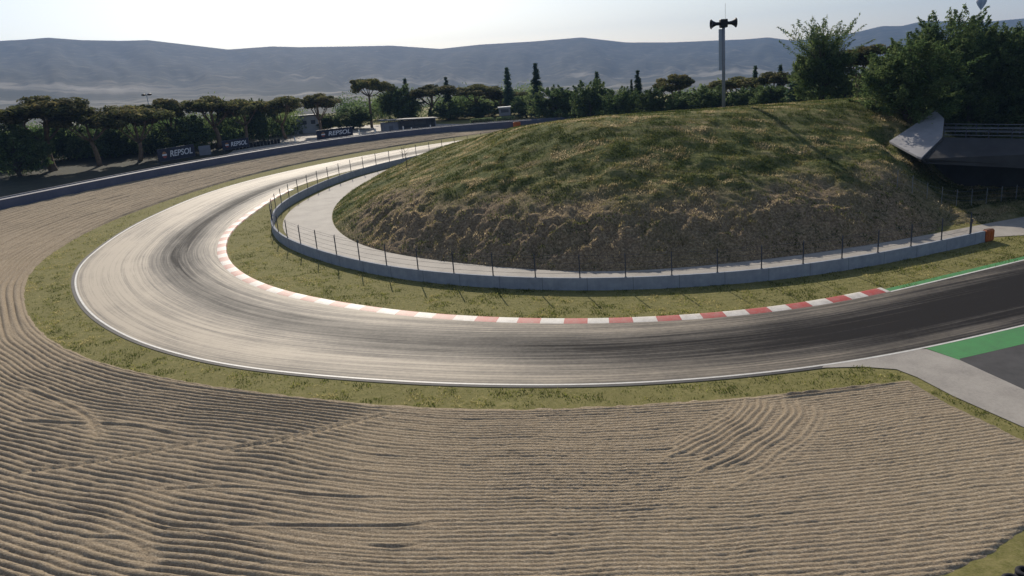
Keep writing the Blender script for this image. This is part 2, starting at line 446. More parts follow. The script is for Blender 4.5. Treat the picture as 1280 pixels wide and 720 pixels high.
# skyline of the far hills: azimuth from the viewing direction (deg), elevation (deg), measured at their distance
SKY = np.array([(-110, 3.6), (-70, 4.2), (-45, 4.5), (-31.53, 4.68), (-30.27, 4.7), (-28.96, 4.77), (-27.23, 4.55), (-24.96, 4.4), (-23.29, 4.36), (-20.91, 3.94), (-18.43, 3.49), (-15.51, 3.52), (-13.64, 3.35), (-10.61, 3.2), (-7.23, 3.03), (-3.83, 2.56), (-0.91, 2.64), (2.99, 2.56), (6.46, 2.56), (9.65, 1.95), (12.85, 1.69), (17.91, 1.46), (19.33, 1.46), (21.04, 1.08), (24.19, 1.17), (26.38, 1.52), (27.55, 1.41), (28.85, 1.6), (31.97, 1.19), (34.15, 1.19), (50, 1.5), (75, 2.2), (110, 2.5)])
RH = 4200.0
def terrain(x, y):
    x = np.asarray(x, float); y = np.asarray(y, float)
    r = np.hypot(x, y); az = np.degrees(np.arctan2(x, y))
    near = 1 - sstep(290, 520, r)
    el = np.interp(az, SKY[:, 0], SKY[:, 1])
    zs = 20 + RH * np.tan(np.radians(el))
    lo = np.interp(az, [-110, -32, -12, 8, 110], [-6, -6, -14, -26, -26])
    u = np.clip((r - 450) / (RH - 450), 0, 1.25)
    lean = np.interp(az, [-32, -10, 10, 34], [.42, .30, .10, .03])
    st = np.interp(az, [-32, 0, 34], [.42, .50, .58])
    g = lean * u + (1 - lean) * np.clip((u - st) / (1 - st), 0, 1) ** 1.25
    back = sstep(1.0, 1.25, u)
    g = np.where(u > 1, 1 - .35 * back, g)
    z = lo + (zs - lo) * g
    rid = (fbm(az * .55, r / 900., 5, 4) - .5)
    amp = 24 * sstep(.35, .75, u) * (1 - sstep(.86, 1.0, u)) + 10 * sstep(.05, .2, u) * (1 - sstep(.6, .9, u))
    z = z + rid * 2 * amp + (fbm(az * 2.2, r / 300., 9, 3) - .5) * 6 * sstep(.5, .8, u) * (1 - sstep(.9, 1.0, u))
    # never above the skyline ray
    cap = 20 + r * np.tan(np.radians(el)) - 4 * (1 - sstep(.97, 1, u))
    z = np.where(u > .3, np.minimum(z, cap), z)
    return near * plane(x, y) + (1 - near) * z

def build_ground():
    az = np.radians(np.r_[np.linspace(-180, -112, 18)[:-1], np.linspace(-112, -45, 60)[:-1], np.linspace(-45, 45, 420)[:-1], np.linspace(45, 112, 60)[:-1], np.linspace(112, 180, 18)])
    rr = np.r_[1, 30, 60, 90, 120, 150, 180, 210, 240, 265, 290, 310, 330, 350, 375, 400, 430, 465, 500, 520, np.geomspace(560, 4200, 92), np.linspace(4260, 5400, 14)]
    A, Rr = np.meshgrid(az, rr, indexing='ij')
    X = Rr * np.sin(A); Y = Rr * np.cos(A)
    Z = terrain(X, Y)
    Z = np.where(Rr < 300, Z - .015, Z)
    V = np.stack([X, Y, Z], -1).reshape(-1, 3)
    far = sstep(260, 420, Rr).ravel()
    u = (Rr - 450) / (RH - 450)
    azd = np.degrees(A)
    scr = (sstep(.42, .72, u) * .75 + np.interp(azd, [-32, -5, 10], [.12, .04, 0.]) * (u > .1)).ravel()
    F = quads(len(az), len(rr))[:, ::-1]
    o = np_mesh('ground', V, F, M['ground'], smooth=True, attrs={'far': far, 'scrub': scr})
    tag(o, 'grassy ground of the circuit running out to pale valley fields and blue hills', 'ground', kind='structure')
build_ground()

# ------------------------------------------------------------------ layout lines (metres, seen from above)
OUT = [(12.0, 192.5), (4.6, 188.4), (-3.6, 182.6), (-13.4, 175.6), (-22.8, 167.0), (-32.2, 156.5), (-40.4, 144.5), (-46.2, 132.6), (-49.3, 120.4), (-50.2, 107.3), (-49.9, 97.6), (-48.6, 88.4), (-46.8, 80.7), (-44.1, 74.3), (-40.5, 68.2), (-36.5, 62.7), (-33.1, 59.0), (-29.2, 55.3), (-25.1, 52.3), (-21.0, 49.8), (-17.0, 48.0), (-12.0, 46.2), (-4.5, 44.1), (2.5, 42.9), (6.9, 42.55), (11.4, 42.6), (16.0, 43.0), (20.7, 43.75), (26.1, 45.1), (34.6, 47.9), (44.5, 51.4), (60, 57.0), (80, 64.5)]
INN = [(-36.1, 101.4), (-35.5, 93.9), (-34.0, 86.9), (-31.9, 80.8), (-29.1, 75.1), (-25.9, 70.4), (-23.0, 67.1), (-19.7, 64.2), (-14.9, 60.9), (-9.1, 57.6), (-3.9, 55.5), (-0.2, 54.4), (3.4, 53.6), (8.2, 52.95), (12.8, 52.8), (17.4, 53.1), (22.0, 53.9), (25.9, 55.0), (29.7, 56.4), (33.6, 58.0), (44.6, 62.6), (60, 69.0), (80, 77.5)]
outer = resample(smooth_line(catmull(OUT, .5), 60), .5)
no = normals2(outer)
# the far leg keeps an even width; the near leg follows its own kerb line
inner_near = resample(smooth_line(catmull(INN, .5), 40), .5)
far_leg = [p + n * w for p, n, w in zip(outer, no, np.interp(arclen(outer), [0, 60, 110, 300], [12.5, 12.8, 14.0, 14.0])) if p[1] > 111 and p[0] < 15]
inner = resample(smooth_line(np.vstack([np.array(far_leg)[::1], inner_near]), 60), .5)

def strip(name, A, B, nv, mat, dz, lab=None, cat=None, attrs=None, uv=None, kind='structure', smooth=True):
    """sheet between two lines with the same number of points, lying dz above the ground plane"""
    t = np.linspace(0, 1, nv)
    P = A[:, None, :] * (1 - t)[None, :, None] + B[:, None, :] * t[None, :, None]
    Z = plane(P[..., 0], P[..., 1]) + dz
    V = np.concatenate([P, Z[..., None]], -1).reshape(-1, 3)
    F = quads(len(A), nv)
    n = np.cross(V[F[0, 1]] - V[F[0, 0]], V[F[0, 2]] - V[F[0, 0]])
    if n[2] < 0: F = F[:, ::-1]
    o = np_mesh(name, V, F, mat, smooth=smooth, attrs=attrs, uv=uv)
    return tag(o, lab, cat, kind=kind)

def closest_on(P, line):
    d = ((P[:, None, :] - line[None]) ** 2).sum(-1); return line[d.argmin(1)]

# track: pair every outer point with the inner line
tgt = outer + no * 13.0
idx = ((tgt[:, None, :] - inner[None]) ** 2).sum(-1).argmin(1)
idx = np.maximum.accumulate(idx)
inn_p = smooth_line(inner[idx], 60)
NV = 42
so = arclen(outer)
vv = np.linspace(0, 1, NV)
KEY = np.array([  # arc length, dark lane centre (0 outside .. 1 inside), width, strength, base darkness, paler where sun glare is painted in
    (0, .58, .22, .80, .14), (45, .60, .19, .84, .10), (75, .64, .18, .88, .07), (105, .70, .18, .92, .03), (130, .72, .20, .92, .03), (150, .70, .20, .80, .04),
    (165, .68, .19, .66, .05), (180, .66, .20, .55, .10), (195, .58, .24, .60, .16), (212, .50, .28, .74, .24), (228, .46, .33, .88, .34), (245, .47, .40, .92, .40), (270, .5, .45, .95, .42), (400, .5, .48, .95, .42)])
cen, wid, stg, bas = [np.interp(so, KEY[:, 0], KEY[:, k])[:, None] for k in (1, 2, 3, 4)]
wear = bas + stg * np.exp(-((vv[None] - cen) / wid) ** 2)
wear = wear + .16 * np.exp(-((vv[None] - .02) / .035) ** 2)
U = np.repeat(so[:, None], NV, 1); Wd = np.linalg.norm(outer - inn_p, axis=1)[:, None] * vv[None]
strip('race_track', outer, inn_p, NV, M['track'], .03, 'grey asphalt hairpin of the race track with a dark rubbered racing lane', 'race track', attrs={'wear': wear.ravel()}, uv=np.stack([U, Wd], -1).reshape(-1, 2))

def line_sheet(name, line, off0, off1, mat, dz, lab, cat, nv=2):
    n = normals2(line)
    return strip(name, line + n * off0, line + n * off1, nv, mat, dz, lab, cat)
line_sheet('track_line', outer, -.02, .15, M['line'], .036, 'white painted line along the outside edge of the hairpin', 'painted line')
# asphalt lip outside the line
line_sheet('track_shoulder', outer[: int(np.argmax(outer[:, 0] > 20))], -.32, 0.02, M['runoff'], .026, 'thin dark asphalt shoulder between the white line and the outer grass', 'shoulder')
i0 = int(np.argmin(np.abs(inner[:, 0] - 29.6) + np.abs(inner[:, 1] - 56.3)))
line_sheet('track_line', inner[i0:], -.16, .02, M['line'], .036, 'white painted line between the track and the thin green strip', 'painted line')
line_sheet('painted_strip', inner[i0:], 0.02, .62, M['green_paint'], .034, 'thin green painted strip along the inner edge of the track by the wall end', 'painted strip')

# ---- kerb: red and white blocks along the inside of the hairpin
ik0 = int(np.argmin(np.hypot(inner[:, 0] + 33.6, inner[:, 1] - 122.5)))
kl = resample(inner[ik0:i0 + 1], .2); kn = normals2(kl); sk = arclen(kl)
prof = [(-.05, .03), (.10, .060), (.45, .085), (.80, .105), (.90, .10), (.97, -.02)]
V = []; 
for (o_, h_) in prof:
    P = kl + kn * o_
    V.append(np.c_[P, plane(P[:, 0], P[:, 1]) + h_])
V = np.stack(V, 1).reshape(-1, 3); F = quads(len(kl), len(prof))
blk = np.repeat((sk[:-1] / 1.75).astype(int), len(prof) - 1)
mask = np.repeat(sk[:-1] < sk[-1] * .70, len(prof) - 1)  # far and left stretch that takes the glare-tinted red
fm = np.where(blk % 2 == 0, 0, np.where(mask, 2, 1))
o = np_mesh('kerb', V, F[:, ::-1] if np.cross(V[F[0, 1]] - V[F[0, 0]], V[F[0, 2]] - V[F[0, 0]])[2] < 0 else F, mats=[M['kerb_white'], M['kerb_red'], M['kerb_glare']], fm=fm)
tag(o, 'red and white striped kerb along the inside of the hairpin', 'kerb', kind='structure')

# ---- right-hand apron, green strip and run-off asphalt
def flat_poly(name, P, mat, dz, lab, cat, kind='structure'):
    P = np.array(P, float); V = np.c_[P, plane(P[:, 0], P[:, 1]) + dz]
    o = np_mesh(name, V, [tuple(range(len(P)))], mat)
    if o.data.polygons[0].normal.z < 0: o.data.flip_normals()
    return tag(o, lab, cat, kind=kind)
j0 = int(np.argmax(outer[:, 0] > 26.3))
ol = outer[j0:]; nl = normals2(ol)
gs = ol - nl * .04; ge = ol - nl * 2.15
ge[0] = (27.35, 43.05)
strip('painted_strip', gs, ge, 6, M['green_paint'], .032, 'wide green painted strip beside the dark run-off asphalt on the right', 'painted strip')
strip('run_off', ge, ge + (np.array([1.35, -5.6]) * 6)[None] + 0 * ge, 8, M['runoff'], .028, 'dark run-off asphalt beyond the wide green strip', 'run-off')
ap_up = [(26.35, 45.05), (27.35, 43.05), (28.4, 38.7), (30.6, 30.0), (33.5, 18.0), (37.5, 2.0)]
ap_lo = [(18.8, 43.2), (21.2, 43.0), (23.0, 42.35), (23.6, 41.1), (24.2, 38.5), (25.7, 34.4), (28.0, 27.0), (31.0, 15.0), (34.5, 0.0)]
arc = [tuple(p) for p in outer[int(np.argmax(outer[:, 0] > 18.8)):j0]]
flat_poly('concrete_apron', arc + ap_up + ap_lo[::-1], M['path'], .029, 'pale concrete access road joining the track on the right', 'access road')

# ---- service path round the foot of the mound
PIN = [(14, 182.5), (4.0, 174.0), (-5.5, 163.4), (-13.3, 151.8), (-18.2, 139.5), (-20.6, 131.3), (-22.3, 125.6), (-23.6, 119.5), (-24.2, 113.0), (-24.1, 106.2), (-23.3, 100.0), (-21.9, 94.0), (-19.8, 88.3), (-17.1, 83.2), (-14.3, 79.6), (-11.6, 76.9), (-8.5, 74.5), (-5.3, 72.4), (-2.4, 70.7), (0.6, 69.2), (4.4, 67.5), (8.2, 66.4), (12.7, 66.1), (17.8, 66.4), (24.8, 67.5), (32.5, 69.5), (41.0, 72.2), (49.6, 75.5), (56.5, 78.0), (68, 82.5), (90, 91)]
pin = resample(smooth_line(catmull(PIN, .5), 60), .5)
WALL = [(4.5, 169.5), (-1.6, 164.8), (-8.1, 158.8), (-13.2, 152.4), (-17.9, 146.2), (-22.1, 139.9), (-25.4, 133.6), (-27.9, 127.0), (-29.6, 120.4), (-30.9, 112.4), (-31.3, 104.6), (-30.4, 97.5), (-28.8, 91.6), (-26.6, 86.4), (-23.9, 82.0), (-19.9, 77.0), (-16.8, 73.7), (-13.8, 70.9), (-10.6, 68.4), (-7.2, 66.3), (-3.8, 64.6), (-0.3, 63.2), (3.3, 62.1), (7.1, 61.3), (10.8, 60.85), (14.6, 60.7), (18.4, 60.8), (22.1, 61.2), (25.7, 61.9), (29.2, 62.8), (32.7, 63.9), (36.0, 65.1), (39.4, 66.5), (44.7, 68.75), (47.5, 70.0)]
wall = resample(smooth_line(catmull(WALL, .4), 60), .4)
pn = normals2(pin)
wn = normals2(wall)
cw = closest_on(pin, wall)
dw = np.linalg.norm(pin - cw, axis=1)
pout = np.where((dw < 16)[:, None], pin + (cw - pin) / np.maximum(dw, .1)[:, None] * np.clip(dw - 1.15, 2.0, 6.3)[:, None], pin - pn * 6.3)
kk = arclen(pin)
after = pin[:, 0] > 47
pout[after] = (pin - pn * 5.6)[after]
pout = smooth_line(pout, 40)
strip('service_path', pin, pout, 6, M['path'], .028, 'pale concrete service path between the fenced wall and the mound', 'path')

# ---- gravel trap with raked ridges
GRV = [(3.2, 195.0), (-6.0, 189.6), (-13.8, 183.4), (-23.6, 174.4), (-33.0, 164.2), (-41.7, 152.0), (-48.0, 138.6), (-51.8, 125.5), (-54.4, 112.0), (-55.0, 102.8), (-54.6, 94.6), (-53.3, 86.2), (-51.4, 79.8), (-48.6, 73.6), (-45.2, 67.9), (-41.8, 62.9), (-37.9, 58.2), (-33.0, 53.7), (-27.6, 49.9), (-22.1, 47.1), (-17.3, 45.0), (-11.3, 42.8), (-5.7, 41.1), (-0.6, 40.25), (3.2, 40.0), (8.2, 39.9), (13.3, 40.05), (18.5, 40.45), (23.0, 40.95), (30, 41.9), (42, 43.6), (60, 46)]
grv = resample(smooth_line(catmull(GRV, .5), 60), .5)
BAR = [(26, 199.5), (14, 201.5), (2.2, 200.6), (-8.5, 198.6), (-16.5, 195.9), (-25.6, 191.4), (-35.8, 184.4), (-45.8, 174.8), (-53.8, 164.6), (-62.2, 152.6), (-68.6, 141.4), (-74.4, 129.4), (-79.4, 118.4), (-85, 104), (-89, 90), (-91, 72), (-90, 52), (-84, 30), (-74, 10)]
bar = resample(smooth_line(catmull(BAR, 1.0), 40), 1.0)
GROOVES = [  # wheel ruts and rake marks, (points, depth, width)
    ([(-16.9, 37.15), (-13.8, 37.8), (-11.4, 38.75), (-9.5, 39.6), (-7.1, 40.6)], .10, .22),
    ([(13.1, 39.5), (12.4, 38.0), (11.2, 36.6), (9.4, 35.2), (6.6, 33.4)], .09, .2), ([(14.5, 39.4), (13.9, 38.0), (12.8, 36.7), (11.2, 35.5), (8.6, 34.0)], .085, .2),
    ([(13.8, 39.5), (13.1, 37.9), (12.0, 36.5), (10.2, 35.2), (7.6, 33.6)], .07, .16), ([(15.8, 39.3), (15.2, 37.4), (13.8, 35.4), (12.0, 33.9), (9.6, 32.2)], .085, .2), ([(16.6, 39.2), (16.0, 37.2), (14.8, 35.3), (13.2, 33.8), (11.0, 32.2)], .07, .18),
    ([(12.0, 39.6), (11.0, 38.0), (9.4, 36.7), (7.2, 35.5)], .07, .16), ([(15.2, 39.3), (14.6, 37.7), (13.3, 36.1), (11.6, 34.8), (9.2, 33.3)], .07, .16), ([(17.1, 38.4), (16.4, 36.6), (15.4, 35.0), (13.8, 33.4), (12.2, 32.3)], .07, .16), ([(10.0, 38.7), (8.6, 37.4), (6.9, 36.4)], .06, .16), ([(8.6, 39.0), (7.6, 38.3), (6.8, 37.9)], .06, .15), ([(17.6, 36.9), (17.0, 35.4), (16.1, 34.2)], .06, .15), ([(18.3, 36.8), (17.7, 35.3), (16.8, 34.1)], .05, .14),
    ([(22.6, 40.75), (19.0, 40.1), (14.5, 39.6)], .09, .2), ([(-31.0, 42.5), (-27.0, 41.6), (-23.0, 40.8), (-19.5, 39.2)], .08, .22), ([(-33.5, 47.5), (-29.0, 44.5), (-26.0, 42.0), (-24.0, 39.0)], .08, .22), ([(-27.0, 36.0), (-23.5, 36.6), (-20.0, 37.6), (-17.0, 38.6)], .07, .2),
    ([(-19.0, 33.6), (-14.5, 33.4), (-10.0, 32.2), (-6.5, 31.6)], .10, .24), ([(-14.0, 30.3), (-10.0, 29.8), (-6.0, 29.4), (-3.6, 29.6)], .10, .22), ([(-20.5, 30.0), (-18.0, 29.6), (-16.6, 28.4), (-16.0, 27.0)], .09, .25), ([(-7.5, 28.2), (-5.6, 27.9), (-4.0, 28.3)], .08, .2),
    ([(-57.5, 101.0), (-58.0, 95.0), (-60.5, 88.0), (-66.0, 82.0)], .07, .25)]
def build_gravel():
    D = np.concatenate([np.arange(0, 22.0, .046), np.arange(22.0, 43.0, .07)])
    st_ = arclen(grv); stp = np.where((grv[:, 1] < 60) & (grv[:, 0] > 1) & (grv[:, 0] < 22), .11, np.where((grv[:, 1] < 60) & (grv[:, 0] > -36) & (grv[:, 0] < 28), .24, .5))
    cum = np.r_[0, np.cumsum(np.diff(st_) / ((stp[1:] + stp[:-1]) / 2))]; si = np.interp(np.arange(0, cum[-1]), cum, st_)
    nn = -smooth_line(normals2(grv), 30)
    base = np.stack([np.interp(si, st_, grv[:, k_]) for k_ in (0, 1)], -1); n = np.stack([np.interp(si, st_, nn[:, k_]) for k_ in (0, 1)], -1); n /= np.linalg.norm(n, axis=1)[:, None]
    X = base[:, None, 0] + n[:, None, 0] * D; Y = base[:, None, 1] + n[:, None, 1] * D
    x = X.ravel(); y = Y.ravel(); d = np.tile(D, len(base)); s = np.repeat(arclen(base), len(D))
    warp = (fbm(x * .075, y * .075, 3, 2) - .5) * 2.0 + (vnoise(x * .30, y * .30, 12) - .5) * .30 + (fbm(x * .5, y * .5, 8, 3) - .5) * .15
    lf = sstep(-3.0, -12.0, x + .15 * d)
    dw = d + warp * np.clip(d / 4, 0, 1)
    # every few metres of rake width the tool was lifted and set down slightly out of line
    band = np.floor((d + 1.2 * (fbm(s * .03, d * 0, 4, 2) - .5)) / 4.4)
    ph1 = dw / .40 + _hash(band, band * 0 + 3, 5) * .8; ph2 = dw / .275 + _hash(band, band * 0 + 3, 6) * .8
    def ridge(ph, sd):
        r_ = 1 - np.abs(2 * (ph % 1.0) - 1) ** 2.2
        return r_ * (.80 + .42 * _hash(np.floor(ph), np.floor(s / 7.0 + 3 * _hash(np.floor(ph), 0 * ph, 2)), sd))
    m1 = sstep(52, 66, y) * lf; m2 = sstep(84, 104, y) * lf
    ph3 = dw / .66 + _hash(band, band * 0 + 3, 7) * .4; ph4 = dw / 1.05
    big_ = ridge(ph3, 17) * (1 - m2) * 1.9 + ridge(ph4, 19) * m2 * 2.5
    rid = (ridge(ph1, 11) * 1.3 * (1 - m1) + big_ * m1) * lf + ridge(ph2, 13) * (1 - lf) * .62
    amp = .078 * (.72 + .5 * fbm(x * .22 + 9, y * .22, 21, 3)) * (1 - .25 * sstep(0, 20, x)) * np.clip(.35 + d / 1.0, 0, 1)
    z = .09 + amp * (rid - .6) * 1.25
    z += (fbm(x * 1.8, y * 1.8, 31, 4) - .5) * .075 + (vnoise(x * 6, y * 6, 77) - .5) * .022
    z += (fbm(x * .06, y * .06, 41, 2) - .5) * .05
    # swirl of curved rake marks right of centre
    cr = catmull([(14.5, 39.7), (14.0, 38.0), (12.8, 36.4), (11.1, 34.9), (8.9, 33.3), (7.2, 32.3)], .12); cn = normals2(cr); sl_ = arclen(cr)
    k = np.where((x > 3) & (x < 20) & (y > 28) & (y < 41))[0]
    jn = np.empty(len(k), int)
    for i in range(0, len(k), 20000):
        jn[i:i + 20000] = ((x[k[i:i + 20000], None] - cr[:, 0]) ** 2 + (y[k[i:i + 20000], None] - cr[:, 1]) ** 2).argmin(1)
    q = (x[k] - cr[jn, 0]) * cn[jn, 0] + (y[k] - cr[jn, 1]) * cn[jn, 1]; al = sl_[jn]
    qn = q + (vnoise(x[k] * .8, y[k] * .8, 7) - .5) * .25
    rowi = np.floor(qn / .37)
    a0 = 1.1 * _hash(rowi, rowi * 0, 3); a1 = sl_[-1] - 2.2 * _hash(rowi, rowi * 0 + 1, 4)
    wsw = np.exp(-np.abs(q / 2.5) ** 4) * sstep(a0, a0 + .7, al) * (1 - sstep(a1 - .8, a1, al)) * (jn > 0) * (jn < len(cr) - 1) * (.25 + .75 * (_hash(rowi, rowi * 0, 9) > .28))
    zs_ = .095 + .115 * ((1 - np.abs(2 * ((qn / .37) % 1.0) - 1) ** 1.6) - .55)
    z[k] = z[k] * (1 - wsw) + zs_ * wsw
    for pts, dep, wd in GROOVES:
        if 6 < pts[0][0] < 19.5: continue
        c = catmull(pts, .25)
        lo = c.min(0) - 2; hi = c.max(0) + 2
        k = np.where((x > lo[0]) & (x < hi[0]) & (y > lo[1]) & (y < hi[1]))[0]
        q = dist_poly(x[k], y[k], c)
        dd = np.minimum(np.hypot(x[k] - c[0, 0], y[k] - c[0, 1]), np.hypot(x[k] - c[-1, 0], y[k] - c[-1, 1]))
        mask = sstep(0, 1.2, dd)
        wig = .8 + .4 * vnoise(x[k] * 1.3, y[k] * 1.3, 5)
        fl = np.exp(-(q / (wd * 2.0)) ** 2) * mask
        z[k] = z[k] * (1 - .9 * fl) + .09 * .9 * fl
        dep = .05 if pts[0][1] < 34 else .075; wd = .09 if pts[0][1] < 34 else .12
        z[k] += mask * wig * (-dep * np.exp(-(q / wd) ** 2) + dep * .9 * np.exp(-((q - wd * 1.9) / (wd * .8)) ** 2))
    z = np.maximum(z, .006)
    cut = np.vstack([grv[::8], [(23.0, 40.95)], [(23.35, 38.9), (24.05, 36.4), (24.95, 33.4), (25.1, 31.6), (23.6, 29.2), (21.0, 26.9), (17.9, 25.1), (14.0, 23.6), (9, 21.3), (0, 19.5), (-20, 14), (-60, 14)], (bar[::-1] + normals2(bar)[::-1] * -1.6)[::4]])
    e = np.argmax(cut[:, 0] > 23.0)
    CUT = np.vstack([cut[:e], cut[len(grv[::8]):]])
    sd = np.where(in_poly(x, y, CUT), 1, -1) * dist_poly(x, y, np.vstack([CUT, CUT[:1]])) + (fbm(x * 1.6, y * 1.6, 55, 3) - .5) * .32
    ed = sstep(-.15, .45, sd); z = z * ed - .11 * (1 - ed)
    zz = plane(x, y) + z
    V = np.stack([x, y, zz], -1)
    F = quads(len(base), len(D))
    cx = x[F].mean(1); cy = y[F].mean(1)
    # keep what lies inside the trap
    keep = (sd[F] > -.45).any(1)
    F = F[keep]
    used = np.unique(F); mp = np.full(len(V), -1); mp[used] = np.arange(len(used))
    V = V[used]; F = mp[F]
    nz = np.cross(V[F[0, 1]] - V[F[0, 0]], V[F[0, 2]] - V[F[0, 0]])[2]
    if nz < 0: F = F[:, ::-1]
    o = np_mesh('gravel_trap', V, F, M['gravel'], smooth=True)
    tag(o, 'wide tan gravel trap raked into long ridges around the outside of the hairpin', 'gravel trap', kind='structure')
build_gravel()

# ------------------------------------------------------------------ the mound inside the hairpin
HPOLY = np.vstack([pin[::2], [(110, 100), (150, 125), (150, 215), (60, 214), (22, 200)]])
foot = np.vstack([HPOLY, HPOLY[:1]])
def mound(x, y, detail=True):
    """height above sea of the mound surface; and bare-soil amount"""
    x = np.asarray(x, float); y = np.asarray(y, float); sh = x.shape
    x = x.ravel(); y = y.ravel()
    ins = in_poly(x, y, HPOLY); d = dist_poly(x, y, foot); d = np.where(ins, d, -d)
    dp = np.maximum(d, 0)
    wf = sstep(103, 86, y) * sstep(-26, -14, x) * (1 - .55 * sstep(40, 52, x))
    # ragged bank
    rag = (fbm(x * .25, y * .25, 51, 3) - .5)
    bank = (1.3 + 1.2 * rag) * (1 - np.exp(-(dp / (4.6 + 1.6 * rag)) ** 1.3)) * wf
    gen = 12.0 * (1 - np.exp(-dp / 22.0)) * (1 - .03 * wf)
    h = gen + bank + 2.3 * sstep(13, 29, dp) * sstep(-13, 4, x) * sstep(124, 103, y)
    G = plane(x, y)
    z = G + h
    cap = 15.0 - .018 * np.maximum(0, 96 - y) - .085 * np.maximum(0, y - 97) + .9 * (fbm(x * .035, y * .035, 61, 2) - .5) - .035 * np.maximum(0, 12 - x)
    k = .6
    z = -k * np.log(np.exp(-np.clip(z / k, -50, 50)) + np.exp(-np.clip(cap / k, -50, 50)))
    # the ground drops towards the bridge on the right
    low = 2.3 + np.clip((y - 77) * .28, -2, .7) + 4.3 * sstep(96.5, 100.5, y + .55 * (x - 51)) + .05 * np.maximum(0, y - 104)
    wr = sstep(0, 10.0, x - (43.5 + .60 * np.maximum(y - 85, -8)))
    z = np.where(z > low, z + (low - z) * wr, z)
    if detail:
        e = np.clip(dp / 1.5, 0, 1)
        e = e * (1 - .8 * sstep(8.5, 12.0, z))
        z = z + e * ((fbm(x * .45, y * .45, 71, 4) - .5) * .52 + (fbm(x * 1.5, y * 1.5, 81, 3) - .5) * .28)
        z = z + e * wf * np.exp(-((dp - 3.5) / 3.4) ** 2) * ((fbm(x * .8, y * .8, 91, 3) - .5) * 1.1 + (vnoise(x * 2.0, y * 2.0, 95) - .5) * .55)
    slab = 8.1 + (.15 * (y - 83.8) + .25 * (x - 46.8)) / .96 - .40
    SP = np.array([(46.0, 92.0), (54.4, 97.6), (54.2, 92.0), (51.6, 86.4), (47.0, 82.6), (46.0, 84.0)])
    ws_ = np.where(in_poly(x, y, SP), 1, 0.0) + (1 - in_poly(x, y, SP)) * (1 - sstep(0, 1.6, dist_poly(x, y, np.vstack([SP, SP[:1]]))))
    z = np.where(z > slab, z + (slab - z) * ws_, z)
    z = np.where(d > 0, z, G - .35 + .0 * d)
    soil = wf * (1 - sstep(6.0, 11.5, dp + 7 * rag)) * .95 * (1 - .3 * sstep(38, 50, x))
    return z.reshape(sh), soil.reshape(sh), d.reshape(sh)
def build_mound():
    xs = np.r_[np.arange(-26, 64, .27), np.arange(64, 151, 2.0)]; ys = np.r_[np.arange(64, 92, .2), np.arange(92, 116, .34), np.arange(116, 216, 1.2)]
    X, Y = np.meshgrid(xs, ys, indexing='ij')
    Z, soil, d = mound(X, Y)
    V = np.stack([X, Y, Z], -1).reshape(-1, 3); F = quads(len(xs), len(ys))
    keep = (d.ravel()[F] > -1.2).any(1)
    F = F[keep]
    used = np.unique(F); mp = np.full(len(V), -1); mp[used] = np.arange(len(used))
    o = np_mesh('hill', V[used], mp[F], M['hill'], smooth=True, attrs={'soil': soil.ravel()[used]})
    tag(o, 'grassy mound with a bare brown soil bank inside the hairpin', 'hill', kind='structure')
build_mound()
def zg(x, y):
    z, s, d = mound(np.array([x]), np.array([y]), False)
    return float(z[0]) if d[0] > 0 else float(terrain(x, y))

# ------------------------------------------------------------------ grass blades (uncountable: one object each)
def blades(name, x, y, z, h, w, tint, lab, up=1.0):
    n = len(x); a = rng.uniform(0, 2 * np.pi, n); lean = rng.uniform(.1, .9, n) * h * up
    la = rng.uniform(0, 2 * np.pi, n)
    dx = np.cos(a) * w / 2; dy = np.sin(a) * w / 2
    B0 = np.stack([x - dx, y - dy, z - .03], -1); B1 = np.stack([x + dx, y + dy, z - .03], -1)
    T = np.stack([x + np.cos(la) * lean, y + np.sin(la) * lean, z + h], -1)
    V = np.stack([B0, B1, T], 1).reshape(-1, 3)
    F = np.arange(3 * n).reshape(-1, 3)
    o = np_mesh(name, V, F, M['blade'], tint=np.repeat(tint, 3, 0))
    return tag(o, lab, 'grass', kind='stuff')

def pick_tint(n, f, pal):
    pal = np.array(pal); i = np.clip(f * len(pal), 0, len(pal) - 1e-6)
    k = i.astype(int); c = pal[k] * (1 + rng.uniform(-.3, .3, (n, 1)))
    return np.clip(c, 0, 1)

def mound_grass():
    n = 640000
    x = rng.uniform(-25, 70, n); y = rng.uniform(65, 125, n)
    # more of them near the camera
    keep = rng.random(n) < np.clip(1.25 - (y - 66) / 75, .3, 1)
    x, y = x[keep], y[keep]
    z, soil, d = mound(x, y)
    f = fbm(x * .3 + 4, y * .75, 101, 4)
    cl = fbm(x * 1.1, y * 1.1, 111, 3)
    dens = np.clip((cl - .30) * 3.2, .18, 1) * np.where(soil > .4, .42, 1) * (d > .15)
    keep = rng.random(len(x)) < dens
    x, y, z, soil, f, cl = [q[keep] for q in (x, y, z, soil, f, cl)]
    m = len(x)
    ff = np.clip((f - .36) * 2.5 + rng.normal(0, .13, m), 0, .999)
    pal = [(.055, .072, .022), (.09, .108, .033), (.14, .145, .05), (.20, .18, .078), (.32, .26, .135), (.50, .405, .25)]
    t = pick_tint(m, np.clip(ff + .12 * (soil > .4), 0, .999), pal)
    h = rng.uniform(.05, .22, m) * (.5 + .9 * cl)
    w = rng.uniform(.04, .12, m)
    h = h * np.where(soil > .4, 1.15, 1); w = w * np.where(soil > .4, 1.1, 1)
    blades('hill_grass', x, y, z, h, w, t, 'dry and green grass tussocks growing all over the mound', 1.3)
mound_grass()

